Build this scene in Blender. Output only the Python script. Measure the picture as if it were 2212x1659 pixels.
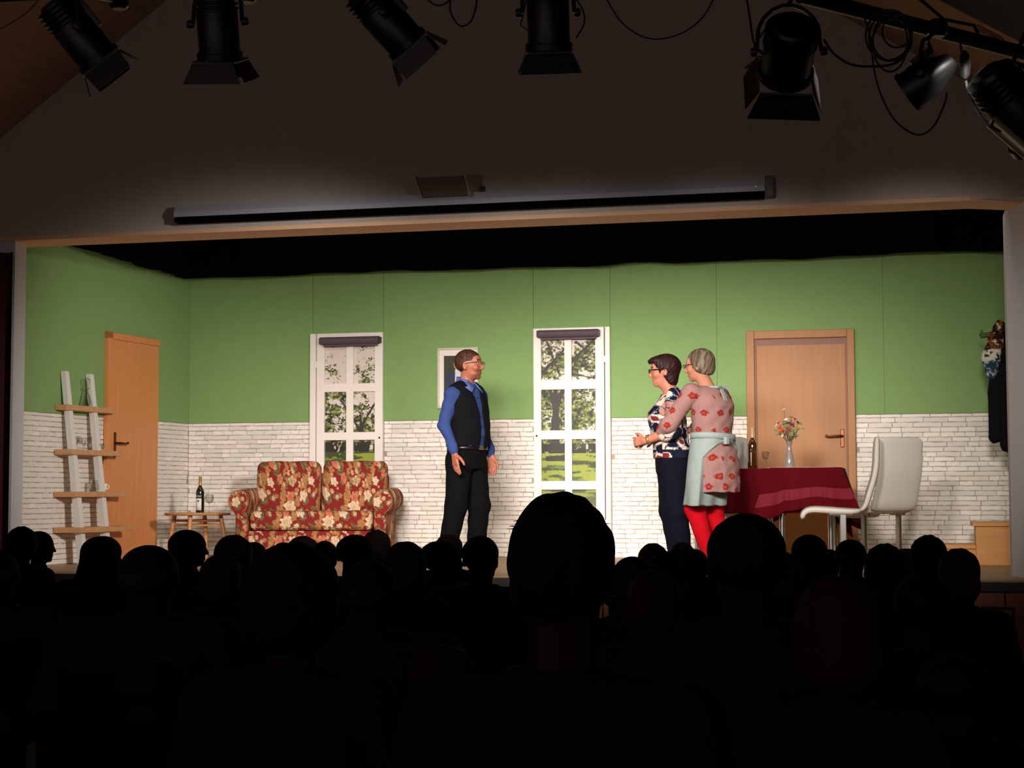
import bpy, math, random
import numpy as np
from mathutils import Vector, Matrix
random.seed(7)
for o in list(bpy.data.objects): bpy.data.objects.remove(o)
C = bpy.context.scene.collection
SC = bpy.context.scene
# ------------------------------------------------------------------ camera
W, H = 2212, 1659
F, YAW, PIT, ROL, EZ = 3623., .2359, .0649, .003, 1.4
SZ = 0.8                      # height of the stage floor
cam = bpy.data.cameras.new('camera'); camo = bpy.data.objects.new('camera', cam); C.objects.link(camo)
cam.sensor_width = 36; cam.lens = F / W * 36; cam.clip_start = .05; cam.clip_end = 100
camo.location = (0, 0, EZ)
camo.rotation_euler = (Matrix.Rotation(YAW, 3, 'Z') @ Matrix.Rotation(math.pi/2 + PIT, 3, 'X') @ Matrix.Rotation(-ROL, 3, 'Z')).to_euler()
SC.camera = camo
SC.view_settings.view_transform = 'Standard'; SC.view_settings.look = 'None'
SC.view_settings.gamma = 1; SC.view_settings.use_curve_mapping = False
SC.view_settings.exposure = 0.0
# ------------------------------------------------------------------ world: a nearly dark hall
wd = bpy.data.worlds.new('world'); SC.world = wd; wd.use_nodes = True
bg = wd.node_tree.nodes['Background']; bg.inputs[0].default_value = (1, .86, .80, 1); bg.inputs[1].default_value = .26
# ------------------------------------------------------------------ stage lights (lanterns on the hall bar, above the frame)
def spot(loc, to, power, size, blend=.6, col=(1, .84, .70), rad=.08):
    l = bpy.data.lights.new('stage_lantern_light', 'SPOT'); l.energy = power; l.spot_size = math.radians(size)
    l.spot_blend = blend; l.color = col; l.shadow_soft_size = rad
    o = bpy.data.objects.new('stage_lantern_light', l); C.objects.link(o); o.location = loc
    o.rotation_euler = (Vector(to) - Vector(loc)).to_track_quat('-Z', 'Y').to_euler(); return o
LC = (1, .93, .86)
for lx, tx, ty, tz, pw, sz in ((-3.2, -5.0, 15, 1.42, 1080, 34), (-2.5, -3.7, 15, 1.45, 1250, 34), (-2.0, -2.6, 15, 1.45, 1250, 34), (-1.3, -1.4, 15, 1.45, 1250, 34), (.3, -.2, 15, 1.4, 1350, 34), (-.2, -6.9, 14.2, 1.5, 2250, 31), (-3.8, -2.2, 15, 1.42, 800, 34)):
    spot((lx, 7.05, 3.12), (tx, ty, tz), pw, sz, 1, LC, .30)
def area(loc, to, power, sx, sy, col):
    l = bpy.data.lights.new('added_wall_fill', 'AREA'); l.shape = 'RECTANGLE'; l.size = sy; l.size_y = sx; l.energy = power; l.color = col
    o = bpy.data.objects.new('added_wall_fill', l); C.objects.link(o); o.location = loc
    o.rotation_euler = (Vector(to) - Vector(loc)).to_track_quat('-Z', 'Y').to_euler(); return o
area((-3.0, 12.55, 3.78), (-3.0, 15.25, 2.7), 26, 6.6, .12, (1, .93, .84)).rotation_euler = (Vector((0, 2.7, -1.08))).to_track_quat('-Z', 'X').to_euler()  # added strip hidden behind the header, lifts the dim top of the set wall
# ------------------------------------------------------------------ helpers
def ray(px, py):
    X = px - W/2; Y = H/2 - py; cr, sr = math.cos(ROL), math.sin(ROL)
    X, Y = X*cr + Y*sr, -X*sr + Y*cr
    r = (X/F, 1., Y/F); cp, sp = math.cos(PIT), math.sin(PIT)
    r = (r[0], r[1]*cp - r[2]*sp, r[1]*sp + r[2]*cp); c, s = math.cos(YAW), math.sin(YAW)
    return np.array([r[0]*c - r[1]*s, r[0]*s + r[1]*c, r[2]])
def at(px, py, Y):
    r = ray(px, py); p = r*Y/r[1]; return Vector((p[0], Y, p[2] + EZ))
def lin(c):
    return tuple((x/12.92 if x <= .04045 else ((x+.055)/1.055)**2.4) for x in [v/255. for v in c])
MATS = {}
def mat(name, rgb=None, rough=.6, metal=0, spec=.5, bump=None, grain=None, trans=0, sheen=0, vary=0, coat=0):
    """procedural material; rgb=None reads the printed/dyed pattern stored on the mesh"""
    if name in MATS: return MATS[name]
    m = bpy.data.materials.new(name); m.use_nodes = True; N = m.node_tree.nodes; L = m.node_tree.links
    b = N['Principled BSDF']; b.inputs['Roughness'].default_value = rough; b.inputs['Metallic'].default_value = metal
    b.inputs['Specular IOR Level'].default_value = spec; b.inputs['Transmission Weight'].default_value = trans
    if sheen: b.inputs['Sheen Weight'].default_value = sheen
    if coat: b.inputs['Coat Weight'].default_value = coat
    if rgb is None:
        a = N.new('ShaderNodeAttribute'); a.attribute_name = 'Col'; L.new(a.outputs['Color'], b.inputs['Base Color'])
    else:
        c = lin(rgb); b.inputs['Base Color'].default_value = (*c, 1)
        if grain or vary:
            tc = N.new('ShaderNodeTexCoord'); mp = N.new('ShaderNodeMapping'); L.new(tc.outputs['Object'], mp.inputs[0])
            nz = N.new('ShaderNodeTexNoise'); L.new(mp.outputs[0], nz.inputs['Vector']); nz.inputs['Detail'].default_value = 5
            if grain: mp.inputs['Scale'].default_value = grain[0]; amt = grain[1]; nz.inputs['Scale'].default_value = 1
            else: nz.inputs['Scale'].default_value = 9; amt = vary
            rp = N.new('ShaderNodeValToRGB'); L.new(nz.outputs['Fac'], rp.inputs[0])
            rp.color_ramp.elements[0].position = .3; rp.color_ramp.elements[1].position = .7
            rp.color_ramp.elements[0].color = (*[x*(1-amt) for x in c], 1); rp.color_ramp.elements[1].color = (*[min(1, x*(1+amt*.6)) for x in c], 1)
            L.new(rp.outputs[0], b.inputs['Base Color'])
    if bump:
        tc = N.new('ShaderNodeTexCoord'); nz = N.new('ShaderNodeTexNoise'); nz.inputs['Scale'].default_value = bump[0]; nz.inputs['Detail'].default_value = 4
        L.new(tc.outputs['Object'], nz.inputs['Vector']); bn = N.new('ShaderNodeBump'); bn.inputs['Strength'].default_value = bump[1]; bn.inputs['Distance'].default_value = bump[2] if len(bump) > 2 else .01
        L.new(nz.outputs['Fac'], bn.inputs['Height']); L.new(bn.outputs[0], b.inputs['Normal'])
    MATS[name] = m; return m
def mkmesh(name, V, Fc, m, smooth=False, col=None):
    me = bpy.data.meshes.new(name); V = np.asarray(V, np.float32)
    if isinstance(Fc, np.ndarray):
        n = len(Fc); k = Fc.shape[1]
        me.vertices.add(len(V)); me.vertices.foreach_set('co', V.ravel()); me.loops.add(n*k); me.loops.foreach_set('vertex_index', Fc.ravel().astype(np.int32))
        me.polygons.add(n); me.polygons.foreach_set('loop_start', np.arange(0, n*k, k, dtype=np.int32)); me.polygons.foreach_set('loop_total', np.full(n, k, np.int32))
        me.update(calc_edges=True)
    else: me.from_pydata([tuple(map(float, v)) for v in V], [], Fc)
    if smooth: me.polygons.foreach_set('use_smooth', np.ones(len(me.polygons), bool))
    if col is not None:
        a = me.color_attributes.new('Col', 'FLOAT_COLOR', 'POINT'); cc = np.ones((len(V), 4), np.float32); cc[:, :3] = col; a.data.foreach_set('color', cc.ravel())
    if m: me.materials.append(m)
    return me
def link(name, me, parent=None, loc=(0, 0, 0), rot=0):
    o = bpy.data.objects.new(name, me); C.objects.link(o); o.location = loc; o.rotation_euler = (0, 0, rot)
    if parent: o.parent = parent
    return o
class MB:
    def __init__(s): s.v = []; s.f = []
    def add(s, v, f):
        n = len(s.v); s.v += [tuple(x) for x in v]; s.f += [[n+i for i in q] for q in f]; return s
    def box(s, a, b, M=None, tx=0):
        x0, y0, z0 = a; x1, y1, z1 = b
        v = [Vector(p) for p in ((x0,y0,z0),(x1,y0,z0),(x1,y1,z0),(x0,y1,z0),(x0,y0,z1),(x1,y0,z1),(x1,y1,z1),(x0,y1,z1))]
        if M is not None: v = [M @ p for p in v]
        return s.add(v, [(0,3,2,1),(4,5,6,7),(0,1,5,4),(1,2,6,5),(2,3,7,6),(3,0,4,7)])
    def tube(s, pts, r, n=8, cap=True, closed=False):
        pts = [Vector(p) for p in pts]; R = r if isinstance(r, (list, tuple)) else [r]*len(pts); v = []; up = None
        for i, p in enumerate(pts):
            a = pts[i-1] if (i > 0 or closed) else p; b = pts[(i+1) % len(pts)] if (i < len(pts)-1 or closed) else p
            t = (b-a).normalized()
            if up is None: up = t.cross(Vector((0, 0, 1)) if abs(t.z) < .9 else Vector((1, 0, 0))).normalized()
            else: up = (up - t*up.dot(t)).normalized()
            w = t.cross(up)
            v += [p + (up*math.cos(2*math.pi*k/n) + w*math.sin(2*math.pi*k/n))*R[i] for k in range(n)]
        m = len(pts); f = []
        for i in range(m if closed else m-1):
            j = (i+1) % m
            f += [(i*n+k, i*n+(k+1) % n, j*n+(k+1) % n, j*n+k) for k in range(n)]
        if cap and not closed: f += [tuple(range(n))[::-1], tuple((m-1)*n+k for k in range(n))]
        return s.add(v, f)
    def lathe(s, prof, c=(0, 0, 0), n=24, M=None):
        v = []; f = []
        for (r, z) in prof:
            for k in range(n):
                a = 2*math.pi*k/n; p = Vector((r*math.cos(a), r*math.sin(a), z)); p = (M @ p) if M is not None else p; v.append(p + Vector(c))
        for i in range(len(prof)-1): f += [(i*n+k, i*n+(k+1) % n, (i+1)*n+(k+1) % n, (i+1)*n+k) for k in range(n)]
        if prof[0][0] > 1e-6: f.append(tuple(range(n))[::-1])
        if prof[-1][0] > 1e-6: f.append(tuple((len(prof)-1)*n+k for k in range(n)))
        return s.add(v, f)
    def prism(s, poly, off):
        n = len(poly); a = [Vector(p) for p in poly]; b = [p + Vector(off) for p in a]
        return s.add(a+b, [tuple(range(n)), tuple(range(2*n-1, n-1, -1))] + [(i, i+n, (i+1) % n + n, (i+1) % n) for i in range(n)])
    def build(s, name, m, parent=None, smooth=False, bevel=0, loc=(0, 0, 0), rot=0):
        me = mkmesh(name, s.v, s.f, m, smooth)
        import bmesh
        b = bmesh.new(); b.from_mesh(me); bmesh.ops.recalc_face_normals(b, faces=b.faces); b.to_mesh(me); b.free()
        o = link(name, me, parent, loc, rot)
        if bevel:
            md = o.modifiers.new('bevel', 'BEVEL'); md.width = bevel; md.segments = 2; md.limit_method = 'ANGLE'
        if smooth and bevel == 0:
            me.set_sharp_from_angle(angle=math.radians(42))
        return o
def tag(o, label=None, cat=None, group=None, kind=None):
    if label: o['label'] = label
    if cat: o['category'] = cat
    if group: o['group'] = group
    if kind: o['kind'] = kind
    return o
def thing(name, label, cat, loc=(0, 0, 0), rot=0, group=None, kind=None):
    o = link(name, None, None, loc, rot); return tag(o, label, cat, group, kind)
def copy_tree(o, parent=None):
    c = o.copy(); C.objects.link(c); c.parent = parent
    for ch in [x for x in o.children]: copy_tree(ch, c)
    return c
# -------- noise
def vn(x, y, seed=0):
    x = np.asarray(x, float); y = np.asarray(y, float); xi = np.floor(x).astype(np.int64); yi = np.floor(y).astype(np.int64); fx = x-xi; fy = y-yi
    def h(a, b):
        n = (a*374761393 + b*668265263 + seed*974634777) & 0xffffffff; n = ((n ^ (n >> 13))*1274126177) & 0xffffffff; return ((n ^ (n >> 16)) & 0xffff)/65535.
    fx = fx*fx*(3-2*fx); fy = fy*fy*(3-2*fy)
    return (h(xi, yi)*(1-fx)+h(xi+1, yi)*fx)*(1-fy) + (h(xi, yi+1)*(1-fx)+h(xi+1, yi+1)*fx)*fy
def fbm(x, y, seed=0, o=4): return sum(vn(x*2**i, y*2**i, seed+i)*.5**i for i in range(o))/(2-.5**(o-1))
# -------- signed distance modelling (smooth continuous surfaces)
class SDF:
    def __init__(s, lo, hi, h):
        s.o = np.array(lo, np.float32); s.h = h; n = np.ceil((np.array(hi)-np.array(lo))/h).astype(int)+1; s.F = np.full(n, .5, np.float32)
        s.ax = [s.o[i] + h*np.arange(n[i], dtype=np.float32) for i in range(3)]
    def blk(s, lo, hi):
        sl = []
        for i in range(3):
            a = max(0, int((lo[i]-s.o[i])/s.h)-1); b = min(s.F.shape[i], int((hi[i]-s.o[i])/s.h)+2); sl.append(slice(a, max(a, b)))
        X = s.ax[0][sl[0]][:, None, None]; Y = s.ax[1][sl[1]][None, :, None]; Z = s.ax[2][sl[2]][None, None, :]
        return tuple(sl), X, Y, Z
    def put(s, sl, d, k, op='u'):
        a = s.F[sl]
        if a.size == 0: return
        if op == 'u': h = np.clip(.5+.5*(a-d)/k, 0, 1); s.F[sl] = a*(1-h)+d*h-k*h*(1-h)
        else: h = np.clip(.5-.5*(a+d)/k, 0, 1); s.F[sl] = a*(1-h)-d*h+k*h*(1-h)
    def cap(s, a, b, ra, rb=None, k=.015, op='u', grow=0):
        rb = ra if rb is None else rb; ra += grow; rb += grow; a = np.array(a, np.float32); b = np.array(b, np.float32); r = max(ra, rb)+k+3*s.h
        sl, X, Y, Z = s.blk(np.minimum(a, b)-r, np.maximum(a, b)+r); ba = b-a; L = float((ba**2).sum())+1e-9
        t = np.clip(((X-a[0])*ba[0]+(Y-a[1])*ba[1]+(Z-a[2])*ba[2])/L, 0, 1)
        d = np.sqrt((X-a[0]-t*ba[0])**2+(Y-a[1]-t*ba[1])**2+(Z-a[2]-t*ba[2])**2)-(ra+(rb-ra)*t)
        s.put(sl, d, k, op)
    def chain(s, pts, rr, k=.015, grow=0):
        for i in range(len(pts)-1): s.cap(pts[i], pts[i+1], rr[i], rr[i+1], k, grow=grow)
    def ell(s, c, r, k=.015, R=None, op='u', grow=0):
        c = np.array(c, np.float32); r = np.array(r, float)+grow; m = r.max()+k+3*s.h; sl, X, Y, Z = s.blk(c-m, c+m)
        x, y, z = X-c[0], Y-c[1], Z-c[2]
        if R is not None: R = np.array(R, np.float32); x, y, z = [x*R[0, i]+y*R[1, i]+z*R[2, i] for i in range(3)]
        k0 = np.sqrt((x/r[0])**2+(y/r[1])**2+(z/r[2])**2)+1e-6; k1 = np.sqrt((x/r[0]**2)**2+(y/r[1]**2)**2+(z/r[2]**2)**2)+1e-6
        s.put(sl, k0*(k0-1)/k1, k, op)
    def loft(s, sec, k=.02, p=2.4, grow=0, op='u', fold=None):
        """sec: (z,cx,cy,rx,ry) rising in z"""
        A = np.array(sec, float); z0, z1 = A[0, 0], A[-1, 0]; m = A[:, 3:].max()+k+3*s.h+grow+.03
        sl, X, Y, Z = s.blk((A[:, 1].min()-m, A[:, 2].min()-m, z0-k-3*s.h), (A[:, 1].max()+m, A[:, 2].max()+m, z1+k+3*s.h))
        z = np.clip(Z, z0, z1); cx, cy, rx, ry = [np.interp(z, A[:, 0], A[:, i]) for i in (1, 2, 3, 4)]; rx = rx+grow; ry = ry+grow
        x = X-cx; y = Y-cy
        if fold: th = np.arctan2(y, x); q = 1+fold[0]*np.sin(fold[1]*th+fold[2]+2*Z)*np.clip((A[-1, 0]-Z)/(A[-1, 0]-A[0, 0]), 0, 1)
        else: q = 1
        d = ((np.abs(x/(rx*q))**p+np.abs(y/(ry*q))**p)**(1/p)-1)*np.minimum(rx, ry); dz = np.maximum(z0-Z, Z-z1)
        d = np.where(dz > 0, np.sqrt(np.maximum(d, 0)**2+dz**2), np.maximum(d, dz)); s.put(sl, d, k, op)
    def rbox(s, c, hs, r, k=.01, bulge=0, R=None):
        c = np.array(c, np.float32); hs = np.array(hs, float); m = np.linalg.norm(hs)+k+3*s.h+bulge if R is not None else hs+k+3*s.h+bulge
        sl, X, Y, Z = s.blk(c-m, c+m); x, y, z = X-c[0], Y-c[1], Z-c[2]
        if R is not None: R = np.array(R, np.float32); x, y, z = [x*R[0, i]+y*R[1, i]+z*R[2, i] for i in range(3)]
        b = bulge*(1-np.clip((x/hs[0])**2, 0, 1))*(1-np.clip((z/hs[2])**2, 0, 1))
        qx, qy, qz = np.abs(x)-hs[0]+r, np.abs(y)-hs[1]+r-b, np.abs(z)-hs[2]+r
        d = np.sqrt(np.maximum(qx, 0)**2+np.maximum(qy, 0)**2+np.maximum(qz, 0)**2)+np.minimum(np.maximum(qx, np.maximum(qy, qz)), 0)-r
        s.put(sl, d, k)
    def cut(s, fn):
        """intersect with the region fn(X,Y,Z) < 0"""
        X, Y, Z = s.ax[0][:, None, None], s.ax[1][None, :, None], s.ax[2][None, None, :]; s.F = np.maximum(s.F, fn(X, Y, Z).astype(np.float32))
    def disp(s, fn):
        X, Y, Z = s.ax[0][:, None, None], s.ax[1][None, :, None], s.ax[2][None, None, :]; s.F = s.F + fn(X, Y, Z).astype(np.float32)
    def nets(s):
        Fd = s.F; Fd[0] = Fd[-1] = .5; Fd[:, 0] = Fd[:, -1] = .5; Fd[:, :, 0] = Fd[:, :, -1] = .5
        S = Fd < 0; c = sum(S[i:S.shape[0]-1+i, j:S.shape[1]-1+j, k:S.shape[2]-1+k].astype(np.uint8) for i in (0, 1) for j in (0, 1) for k in (0, 1))
        act = (c > 0) & (c < 8); ijk = np.argwhere(act); idx = np.full(act.shape, -1, np.int32); idx[act] = np.arange(len(ijk))
        acc = np.zeros((len(ijk), 3)); cnt = np.zeros(len(ijk)); co = [(i, j, k) for i in (0, 1) for j in (0, 1) for k in (0, 1)]
        fv = {q: Fd[ijk[:, 0]+q[0], ijk[:, 1]+q[1], ijk[:, 2]+q[2]] for q in co}
        for a in co:
            for b in co:
                if sum(b)-sum(a) == 1 and all(y >= x for x, y in zip(a, b)):
                    fa, fb = fv[a], fv[b]; m = (fa < 0) != (fb < 0); t = np.where(m, fa/np.where(m, fa-fb, 1), 0)
                    acc += m[:, None]*(np.array(a)+np.outer(t, np.array(b)-np.array(a))); cnt += m
        V = s.o+s.h*(ijk+acc/cnt[:, None]); Q = []
        for ax in range(3):
            u, v = (ax+1) % 3, (ax+2) % 3; n = S.shape; A = [slice(None)]*3; B = [slice(None)]*3; A[ax] = slice(0, n[ax]-1); B[ax] = slice(1, n[ax])
            sa, sb = S[tuple(A)], S[tuple(B)]; e = np.argwhere(sa != sb)
            e = e[(e[:, u] > 0) & (e[:, v] > 0) & (e[:, u] < n[u]-1) & (e[:, v] < n[v]-1)]
            if not len(e): continue
            ins = sa[e[:, 0], e[:, 1], e[:, 2]]
            def cell(du, dv): q = e.copy(); q[:, u] -= du; q[:, v] -= dv; return idx[q[:, 0], q[:, 1], q[:, 2]]
            q = np.stack([cell(1, 1), cell(0, 1), cell(0, 0), cell(1, 0)], 1); q[~ins] = q[~ins][:, ::-1]; Q.append(q)
        return V, np.concatenate(Q).astype(np.int32)
    def build(s, name, m, parent=None, paint=None, loc=(0, 0, 0)):
        V, Q = s.nets(); col = paint(V) if paint else None
        return link(name, mkmesh(name, V, Q, m, True, col), parent, loc)
def mixc(n, base): c = np.empty((n, 3)); c[:] = lin(base); return c
# ------------------------------------------------------------------ materials
M_wall = mat('hall_plaster', (205, 190, 180), .9, bump=(60, .15, .004), vary=.05)
M_ceil = mat('ceiling_wood', (206, 168, 136), .8, grain=((30, 2, 2), .12))
M_jamb = mat('jamb_paint', (214, 210, 216), .7)
M_black = mat('black_masking_cloth', (5, 5, 6), .95, spec=.05)
M_red = mat('dark_red_curtain', (70, 8, 16), .9)
M_floor = mat('hall_floor', (60, 40, 30), .6, vary=.1)
M_stage = mat('stage_boards', (176, 138, 102), .55, grain=((2, 24, 24), .12))
M_front = mat('stage_front_wood', (132, 66, 30), .5, grain=((24, 24, 1.5), .2))
M_green = mat('green_paint', (132, 164, 100), .85, bump=(240, .35, .004), vary=.035)
M_mortar = mat('mortar', (172, 152, 136), .95)
M_bricks = [mat('white_brick_%s' % w, c, .85, bump=(45, .5, .006), vary=.05) for w, c in (('pale', (246, 239, 230)), ('warm', (246, 235, 226)), ('grey', (241, 234, 226)))]
M_white = mat('white_lacquer', (248, 238, 228), .45, vary=.02)
M_beech = mat('beech_veneer', (170, 106, 38), .5, grain=((40, 40, 2), .08))
M_beech2 = mat('beech_lightened_for_shade', (222, 144, 84), .5, grain=((40, 40, 2), .08))  # lighter copy of the beech, offsets the shade on the left door
M_shelf = mat('shelf_wood', (206, 152, 104), .5, grain=((30, 3, 30), .15))
M_bronze = mat('bronze', (92, 52, 34), .3, metal=.8)
M_brass = mat('brass', (104, 54, 28), .35, metal=.6)
M_chrome = mat('chrome', (200, 196, 192), .22, metal=1)
M_blackmetal = mat('black_enamel', (10, 10, 11), .38, spec=.5)
M_edge = mat('bare_metal_edge', (120, 120, 122), .4, metal=.8)
M_rubber = mat('black_cable', (8, 8, 8), .6)
M_leather = mat('white_leather', (212, 206, 194), .42, bump=(30, .1, .01))
M_print = mat('printed_picture', None, .55)
M_cloth = mat('dyed_cloth', None, .9, bump=(260, .25, .003), spec=.08)
M_skin = mat('skin', None, .5, bump=(120, .1, .002), spec=.35)
M_hair = mat('hair', None, .6, bump=(150, .4, .002), spec=.25)
def glassmat(name, rgb=(255, 255, 255), rough=.02, thin=True):
    if name in MATS: return MATS[name]
    m = bpy.data.materials.new(name); m.use_nodes = True; b = m.node_tree.nodes['Principled BSDF']
    N = m.node_tree.nodes; L = m.node_tree.links; N.remove(b); out = N['Material Output']
    mx = N.new('ShaderNodeMixShader'); tr = N.new('ShaderNodeBsdfTransparent'); gl = N.new('ShaderNodeBsdfGlossy'); lw = N.new('ShaderNodeLayerWeight')
    tr.inputs[0].default_value = (.90, .91, .90, 1); gl.inputs[0].default_value = (1, 1, 1, 1); gl.inputs['Roughness'].default_value = .04; lw.inputs['Blend'].default_value = .28
    L.new(lw.outputs['Facing'], mx.inputs[0]); L.new(tr.outputs[0], mx.inputs[1]); L.new(gl.outputs[0], mx.inputs[2]); L.new(mx.outputs[0], out.inputs[0]); MATS[name] = m; return m
M_glass = glassmat('clear_glass')
# ================================================================== THE HALL
YP = 11.94; XL, XR = -6.86, .60; ZH = 3.42
def rooflz(x): return min(4.24+.715*(x+7.08), 4.82-.616*(x+.53))
def gable():
    # wall with the proscenium opening, 0.3 m thick
    pts = [(-9.6, 0), (-9.6, rooflz(-9.6)+.3), (-3.61, 7.1), (3.4, rooflz(3.4)+.5), (3.4, 0)]
    y0, y1 = YP, YP+.30
    mb = MB()
    xa = .34; xb = .60
    # header from left to the bend, and two side walls
    mb.prism([(-8.2, y0, ZH), (-8.2, y0, rooflz(-8.2)+.15), (-3.61, y0, 6.85), (1.76, y0, ZH+.13), (1.76, y0, ZH)], (0, .30, 0))
    return mb
gw = gable().build('wall_front', M_wall); tag(gw, kind='structure')
s1 = MB().box((-9.2, YP, 0), (-7.1, YP+.3, ZH)).build('wall_front_left', M_wall); tag(s1, kind='structure')
s2 = MB().box((.78, YP, 0), (2.6, YP+.3, ZH)).build('wall_front_right', M_wall); tag(s2, kind='structure')
# proscenium jambs (lighter reveals) and the warm soffit strip
jl = MB().prism([(-7.4, YP-.01, SZ), (at(30, 800, YP).x, YP-.01, SZ), (at(53, 800, YP+.16).x, YP+.16, SZ), (at(53, 800, YP+.31).x-.01, YP+.31, SZ), (-7.4, YP+.31, SZ)], (0, 0, ZH-SZ)).build('trim_1', M_jamb); tag(jl, kind='structure')
jr = MB().prism([(.88, YP+.0, SZ-.03), (.80, YP-.0, SZ-.03), (.655, YP+.55, SZ-.03), (.655, YP+.8, SZ-.03), (.88, YP+.8, SZ-.03)], (0, 0, ZH-SZ+.03)).build('trim_2', M_jamb); tag(jr, kind='structure')
sf = MB().prism([(-9.6, YP-.03, ZH-.012), (.40, YP-.03, ZH-.012), (.80, YP+.22, ZH-.012), (.80, YP+.52, ZH-.012), (.4, YP+.32, ZH-.012), (-9.6, YP+.32, ZH-.012)], (0, 0, .03)).build('trim_3', mat('soffit_board', (250, 200, 162), .8)); tag(sf, kind='structure')
# sloped ceilings of the hall
def ceil(n, x0, x1):
    z0, z1 = (4.24+.715*(x0+7.08), 4.24+.715*(x1+7.08)) if x0 < -4 else (4.82-.616*(x0+.53), 4.82-.616*(x1+.53))
    o = MB().prism([(x0, -2, z0), (x1, -2, z1), (x1, -2, z1+.2), (x0, -2, z0+.2)], (0, YP+2, 0)).build(n, M_ceil); tag(o, kind='structure')
ceil('ceiling_left', -9.6, -3.6); ceil('ceiling_right', -3.62, 3.4)
o = MB().box((-9.6, -2, -.1), (3.4, YP+.02, 0)).build('floor', M_floor); tag(o, kind='structure')
o = MB().box((-9.75, -2, -.1), (-9.6, YP, 4)).build('wall_left_hall', M_wall); tag(o, kind='structure')
o = MB().box((3.4, -2, -.1), (3.55, YP, 4)).build('wall_right_hall', M_wall); tag(o, kind='structure')
# thin trim and a wide dark panel under the right slope
def onroof(px, py):
    r = ray(px, py); # plane z = 4.82-.616(x+.53)
    t = (4.82-.616*.53-EZ)/(r[2]+.616*r[0]); return Vector(r*t)+Vector((0, 0, EZ))
pa, pb = onroof(2040, 0), onroof(2212, 97)
M_panel = mat('dark_ceiling_panel', (40, 24, 16), .8, grain=((2, 30, 30), .2))
def roofpt(x, y, dz=0): return Vector((x, y, 4.82-.616*(x+.53)+dz))
yb = (pa.y+pb.y)/2
o = MB().prism([roofpt(-3.5, yb-.02, -.015), roofpt(-3.5, yb+.05, -.015), roofpt(-3.5, yb+.05, 0), roofpt(-3.5, yb-.02, 0)], (6.8, 0, -6.8*.616)).build('trim_4', M_ceil); tag(o, kind='structure')
o = MB().prism([roofpt(-3.5, -1.9, -.03), roofpt(-3.5, yb-.10, -.03), roofpt(-3.5, yb-.10, 0), roofpt(-3.5, -1.9, 0)], (6.8, 0, -6.8*.616)).build('ceiling_dark_panel', M_panel); tag(o, kind='structure')
pv = onroof(2134, 70)
o = MB().lathe([(.0, -.02), (.075, -.02), (.08, 0), (.1, .004), (.1, .02)], (0, 0, 0), 20).build('ceiling_vent', mat('vent_metal', (150, 110, 80), .5), None, True)
o.location = pv+Vector((0, 0, -.02)); o.rotation_euler = (0, math.atan(.616), 0); tag(o, 'round recessed vent in the sloped ceiling at upper right', 'vent')
# ================================================================== STAGE SHELL
o = MB().box((-8.2, YP-.08, SZ-.06), (2.2, 16.6, SZ)).build('stage_floor', M_stage); tag(o, kind='structure')
o = MB().box((-9.6, YP-.10, SZ-.075), (3.4, YP-.02, SZ-.012)).build('trim_5', mat('stage_nosing', (26, 18, 18), .6)); tag(o, kind='structure')
sfr = MB().box((-9.6, YP-.05, 0), (3.4, YP+.02, SZ-.075)).build('wall_stage_front', mat('stage_front_back', (30, 14, 8), .8)); tag(sfr, kind='structure')
x = -9.55; pm = mkmesh('wood_panel', *(lambda m: (m.v, m.f))(MB().box((.006, -.022, .01), (.914, 0, SZ-.08))), M_front)
while x < 3.3:
    link('wood_panel', pm, sfr, (x, YP-.05, 0)); x += .92
# hatch door in the stage front
h0, h1 = at(2126, 1318, YP-.08), at(2186, 1318, YP-.08)
hd = MB().box((h0.x, YP-.09, .1), (h1.x, YP-.072, h1.z)).build('stage_hatch', M_front, None, bevel=.003); tag(hd, 'narrow wooden hatch door set into the stage front at far right', 'hatch')
hf = MB()
for a, b in (((h0.x-.018, .09), (h0.x, h1.z+.02)), ((h1.x, .09), (h1.x+.018, h1.z+.02)), ((h0.x, h1.z), (h1.x, h1.z+.02))): hf.box((a[0], YP-.095, a[1]), (b[0], YP-.072, b[1]))
hf.build('hatch_frame', mat('dark_gap', (14, 8, 6), .8), hd)
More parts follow.
